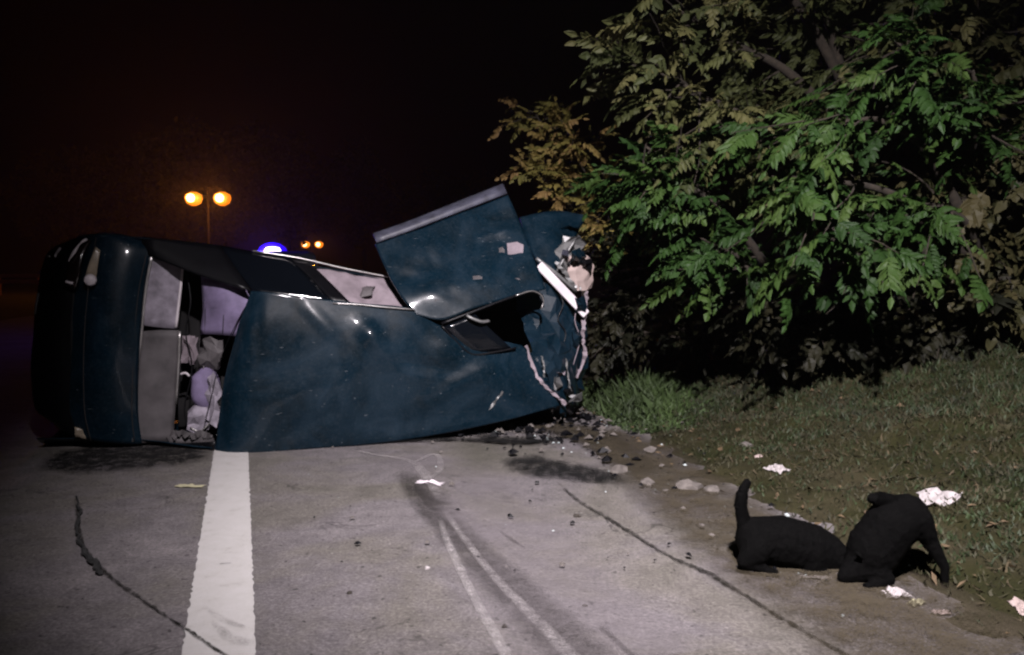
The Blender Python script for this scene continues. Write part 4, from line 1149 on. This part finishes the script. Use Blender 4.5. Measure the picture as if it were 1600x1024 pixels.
skin_body('body', nodes, edges, D1, M['fur'])
fur_tufts('fur', [(nodes[a][0], nodes[a][1], nodes[b_][0], nodes[b_][1]) for a, b_ in ((0, 1), (1, 2), (2, 3), (6, 7), (7, 8), (3, 4))], D1, 12000, .020, 5)
def ear(p, tip, w, parent):
    p, tip = V(p), V(tip)
    s = V((0, 1, 0)) * w
    solid(mesh('ear', [p - s, p + s, tip, (p + tip) / 2 + V((.012, 0, .008))], [(0, 1, 3), (1, 2, 3), (2, 0, 3)], M['fur'], parent, True), .006)
ear(q(1303, 856, -.05), q(1293, 838, -.06), .02, D1); ear(q(1303, 856, .04), q(1293, 839, .05), .02, D1)
# right dog: hindquarters up, chest and head down
Y2 = 3.52
k2 = pxm(Y2)
q = lambda x, y, dy=0.0: U(x, y, Y2 + dy)
D2 = empty('dog', (q(1400, 925).x, Y2, 0.0))
tag(D2, 'black dog standing with hindquarters raised and head bent to the ground', 'dog')
nodes = [(q(1416, 806), 36 * k2), (q(1392, 822), 42 * k2), (q(1366, 856), 42 * k2), (q(1358, 878), 36 * k2), (q(1338, 890, -.02), 23 * k2), (q(1320, 900, -.05), 12 * k2),
         (q(1396, 786), 13 * k2), (q(1378, 780), 11 * k2), (q(1363, 779), 9 * k2),
         (q(1436, 812, -.04), 21 * k2), (q(1454, 848, -.06), 13 * k2), (q(1476, 886, -.08), 7.5 * k2), (q(1477, 922, -.08), 6 * k2), (q(1466, 934, -.10), 7 * k2),
         (q(1434, 810, .05), 20 * k2), (q(1452, 842, .07), 12 * k2), (q(1470, 872, .10), 7 * k2), (q(1464, 898, .13), 6 * k2), (q(1456, 904, .12), 6 * k2),
         (q(1372, 894, -.06), 18 * k2), (q(1388, 906, -.08), 11 * k2), (q(1368, 914, -.10), 8 * k2), (q(1354, 917, -.11), 7 * k2),
         (q(1378, 890, .08), 18 * k2), (q(1396, 896, .10), 11 * k2), (q(1370, 905, .12), 8 * k2)]
edges = [(0, 1), (1, 2), (2, 3), (3, 4), (4, 5), (1, 6), (6, 7), (7, 8), (0, 9), (9, 10), (10, 11), (11, 12), (12, 13), (0, 14), (14, 15), (15, 16), (16, 17), (17, 18), (3, 19), (19, 20), (20, 21), (21, 22), (3, 23), (23, 24), (24, 25)]
skin_body('body', nodes, edges, D2, M['fur'])
rad = lambda r: r[0] if hasattr(r, '__len__') else r
fur_tufts('fur', [(nodes[a][0], rad(nodes[a][1]), nodes[b_][0], rad(nodes[b_][1])) for a, b_ in ((0, 1), (1, 2), (2, 3), (6, 7), (7, 8), (9, 10), (3, 4))], D2, 12000, .020, 6)
ear(q(1345, 873, -.07), q(1336, 862, -.09), .02, D2); ear(q(1345, 873, .05), q(1334, 864, .06), .02, D2)

# ------------------------------------------------------------------ litter, stones, debris
def at_bank(px, py):
    """where the pixel meets the bank or the road"""
    r = ray(px, py); t = 1.0
    while t < 30:
        p = EYE + r * t
        if p.z <= hgt(p.x, p.y): return p
        t += .01
    return p
def crumple(name, px, py, w, h, mat, label, cat, seed, group=None, lift=.02, rot=0.0):
    """a crumpled flat sheet lying on the ground; w, h in metres"""
    c = at_bank(px, py)
    rr = random.Random(seed)
    root = None
    vs, fs = [], []
    nx, ny_ = 9, 7
    for i in range(nx):
        for j in range(ny_):
            u, v_ = (i / (nx - 1) - .5), (j / (ny_ - 1) - .5)
            rag = 1 + .25 * noise.noise(V((u * 3 + seed, v_ * 3, 1)))
            lx, ly = u * w * rag, v_ * h * rag
            x_, y_ = lx * math.cos(rot) - ly * math.sin(rot), lx * math.sin(rot) + ly * math.cos(rot)
            z_ = hgt(c.x + x_, c.y + y_) + .006 + lift * (.5 + .9 * noise.noise(V((u * 5 + seed, v_ * 5, seed)))) * (1.2 - abs(u) - abs(v_) * .6)
            vs.append(V((c.x + x_, c.y + y_, max(z_, hgt(c.x + x_, c.y + y_) + .005))))
    for i in range(nx - 1):
        for j in range(ny_ - 1): fs.append((i * ny_ + j, (i + 1) * ny_ + j, (i + 1) * ny_ + j + 1, i * ny_ + j + 1))
    e = mesh(name, [p - c for p in vs], fs, mat, None, False, True)
    e.location = c
    solid(e, .002)
    return tag(e, label, cat, group)
crumple('paper', 1214, 738, .11, .12, M['paper'], 'crumpled pale paper on the bank above the left dog', 'paper', 3, lift=.04, rot=.6)
crumple('paper', 1466, 788, .20, .17, M['paper'], 'white paper sheet on the bank just behind the right dog', 'paper', 4, lift=.05, rot=-.4)
crumple('paper', 1398, 934, .11, .08, M['paper'], 'white scrap lying below the right dog belly', 'paper', 5, lift=.04)
crumple('paper', 1275, 906, .13, .03, M['paper'], 'thin white strip lying below the left dog', 'paper', 6, lift=.01, rot=-.15)
crumple('paper', 1470, 962, .07, .03, M['beige'], 'beige scrap near the right dog hind foot', 'paper', 7, lift=.02)
crumple('paper', 1597, 955, .06, .10, M['beige'], 'pale scrap at the right edge of the picture', 'paper', 8, lift=.03)
crumple('paper', 1320, 906, .05, .03, M['paper'], 'small white scrap between the noses of the two dogs', 'paper', 21, lift=.02)
crumple('paper', 1185, 716, .05, .03, M['beige'], 'tiny beige scrap up the bank above the left dog', 'paper', 22, lift=.02)
crumple('card_scrap', 1432, 946, .10, .04, M['yellow_paper'], 'brownish flat scrap beside the white scrap below the right dog', 'card', 23, lift=.02, rot=.5)
crumple('card_scrap', 297, 762, .19, .05, M['yellow_paper'], 'yellowish flat scrap on the road left of the white line', 'card', 9, lift=.015, rot=-.1)
crumple('plastic_scrap', 672, 757, .18, .07, M['white_strip'], 'white plastic scrap on the road in front of the car roof', 'plastic', 10, lift=.02, rot=-.35)
def rock(name, px, py, r, mat, label, cat, seed, group=None, flat=.6):
    c = at_bank(px, py)
    bm = bmesh.new(); bmesh.ops.create_icosphere(bm, subdivisions=2, radius=1)
    for v_ in bm.verts:
        f = 1 + .45 * noise.noise(v_.co * 1.3 + V((seed * 3.7, 0, 0))) + .15 * noise.noise(v_.co * 4 + V((seed, 0, 0)))
        v_.co = V((v_.co.x * r * f, v_.co.y * r * f * .8, v_.co.z * r * f * flat))
    me = bpy.data.meshes.new(name); bm.to_mesh(me); bm.free(); me.materials.append(mat)
    o = bpy.data.objects.new(name, me); col.objects.link(o); o.location = c + V((0, 0, r * flat * .45)); o.rotation_euler = (0, 0, seed)
    return tag(o, label, cat, group)
for i, (px, py, r, lab) in enumerate((
        (968, 741, .075, 'pale flat stone at the right end of the oil stain'), (1012, 760, .06, 'brownish broken stone on the tarmac edge, right of the oil stain'),
        (1075, 768, .085, 'largest pale stone at the edge of the bank'), (1040, 772, .035, 'small stone between two larger stones on the tarmac edge'),
        (1112, 772, .06, 'pale stone just left of the left dog tail'), (1128, 815, .022, 'tiny white stone at the left dog rump'),
        (1085, 786, .028, 'small bright stone under the largest pale stone'), (962, 672, .04, 'pale stone at the foot of the crushed car front'),
        (1165, 700, .05, 'half buried stone up the bank, left of the crumpled paper'))):
    rock('stone', px, py, r, M['stone'], lab, 'stone', i + 1, 'stones along the tarmac edge')
for i, (px, py, r, lab) in enumerate((
        (901, 808, .022, 'black clod on the tarmac left of the tar seam'), (546, 928, .014, 'black clod on the tarmac right of the white line'), (788, 980, .014, 'dark clod between the scratch and the skid mark'),
        (914, 948, .012, 'brown clod between skid mark and tar seam'), (1240, 915, .012, 'small dark clod below the left dog'))):
    rock('clod', px, py, r, M['clod'], lab, 'clod', i + 31, 'dark clods on the road')
rock('pebble', 668, 889, .014, M['paper'], 'single white pebble on the road near the pale scratch', 'pebble', 51)
# black strip of trim lying on the road
rr = random.Random(4)
pts = curve([G(119, 776, .012), G(123, 800, .012), G(121, 828, .012), G(127, 852, .012), G(134, 868, .012), G(149, 884, .012), G(158, 897, .012)], 5)
pts = [p + V((rr.gauss(0, .006), rr.gauss(0, .006), abs(rr.gauss(0, .004)))) for p in pts]
t_ = tube('rubber_strip', [p - pts[0] for p in pts], [rr.uniform(.004, .011) * (1 + 1.1 * k_ / len(pts)) for k_ in range(len(pts))], M['rubber'], None, 6, smooth=False)
t_.location = pts[0]; tag(t_, 'bent black rubber strip lying on the road at the far left', 'rubber strip')
# broken glass and rubble under the crushed front
rr = random.Random(12)
vs, fs, fm = [], [], []
for _ in range(1100):
    if rr.random() < .62: p = G(rr.gauss(860, 75), rr.gauss(668, 16))
    elif rr.random() < .8: f_ = rr.random(); p = G(930 + 420 * f_ + rr.gauss(0, 40), 700 + 230 * f_ + rr.gauss(0, 22))
    else: p = G(rr.uniform(480, 1100), rr.uniform(690, 900))
    p.z = hgt(p.x, p.y)
    s = (rr.uniform(.004, .02) if rr.random() < .85 else rr.uniform(.02, .06)) * (1 if p.y > 5.6 else .5)
    k = len(vs)
    a = rr.uniform(0, 6.28)
    for j in range(4):
        vs.append(p + V((math.cos(a + j * 1.57) * s * rr.uniform(.6, 1.3), math.sin(a + j * 1.57) * s * rr.uniform(.6, 1.3), .012 + rr.uniform(0, s * .7))))
    vs.append(p + V((0, 0, .012 + s)))
    fs += [(k, k + 1, k + 4), (k + 1, k + 2, k + 4), (k + 2, k + 3, k + 4), (k + 3, k, k + 4)]
    mi = (0 if s < .02 and rr.random() < .12 else (1 if rr.random() < .75 else 2)); fm += [mi] * 4
tag(mesh('glass_debris', vs, fs, None, None, mats=[M['shard'], M['trim'], M['stone']], fm=fm), 'broken glass and black plastic crumbs scattered under the crushed front', 'debris', kind='stuff')
for i, (px, py, w, h, lab) in enumerate(((800, 662, .22, .10, 'left black plastic fragment under the crushed car front'), (860, 656, .26, .12, 'middle black plastic fragment under the crushed car front'),
                                    (915, 655, .24, .12, 'right black plastic fragment at the foot of the grass'))):
    crumple('plastic_fragment', px, py, w, h, M['trim'], lab, 'plastic', 60 + i, 'black plastic fragments of the car', lift=.07, rot=i)

# ------------------------------------------------------------------ night haze
v, f = box_data((0, 110, 29), 420, 320, 62)
hz = mesh('haze', v, f)
m = bpy.data.materials.new('haze'); m.use_nodes = True
nt = m.node_tree; nt.nodes.clear()
pv = nt.nodes.new('ShaderNodeVolumePrincipled'); out = nt.nodes.new('ShaderNodeOutputMaterial')
pv.inputs['Color'].default_value = (.9, .9, .9, 1); pv.inputs['Density'].default_value = .0005; pv.inputs['Anisotropy'].default_value = .6
nt.links.new(pv.outputs[0], out.inputs['Volume'])
hz.data.materials.append(m)
tag(hz, 'thin night haze filling the air', 'haze', kind='stuff')
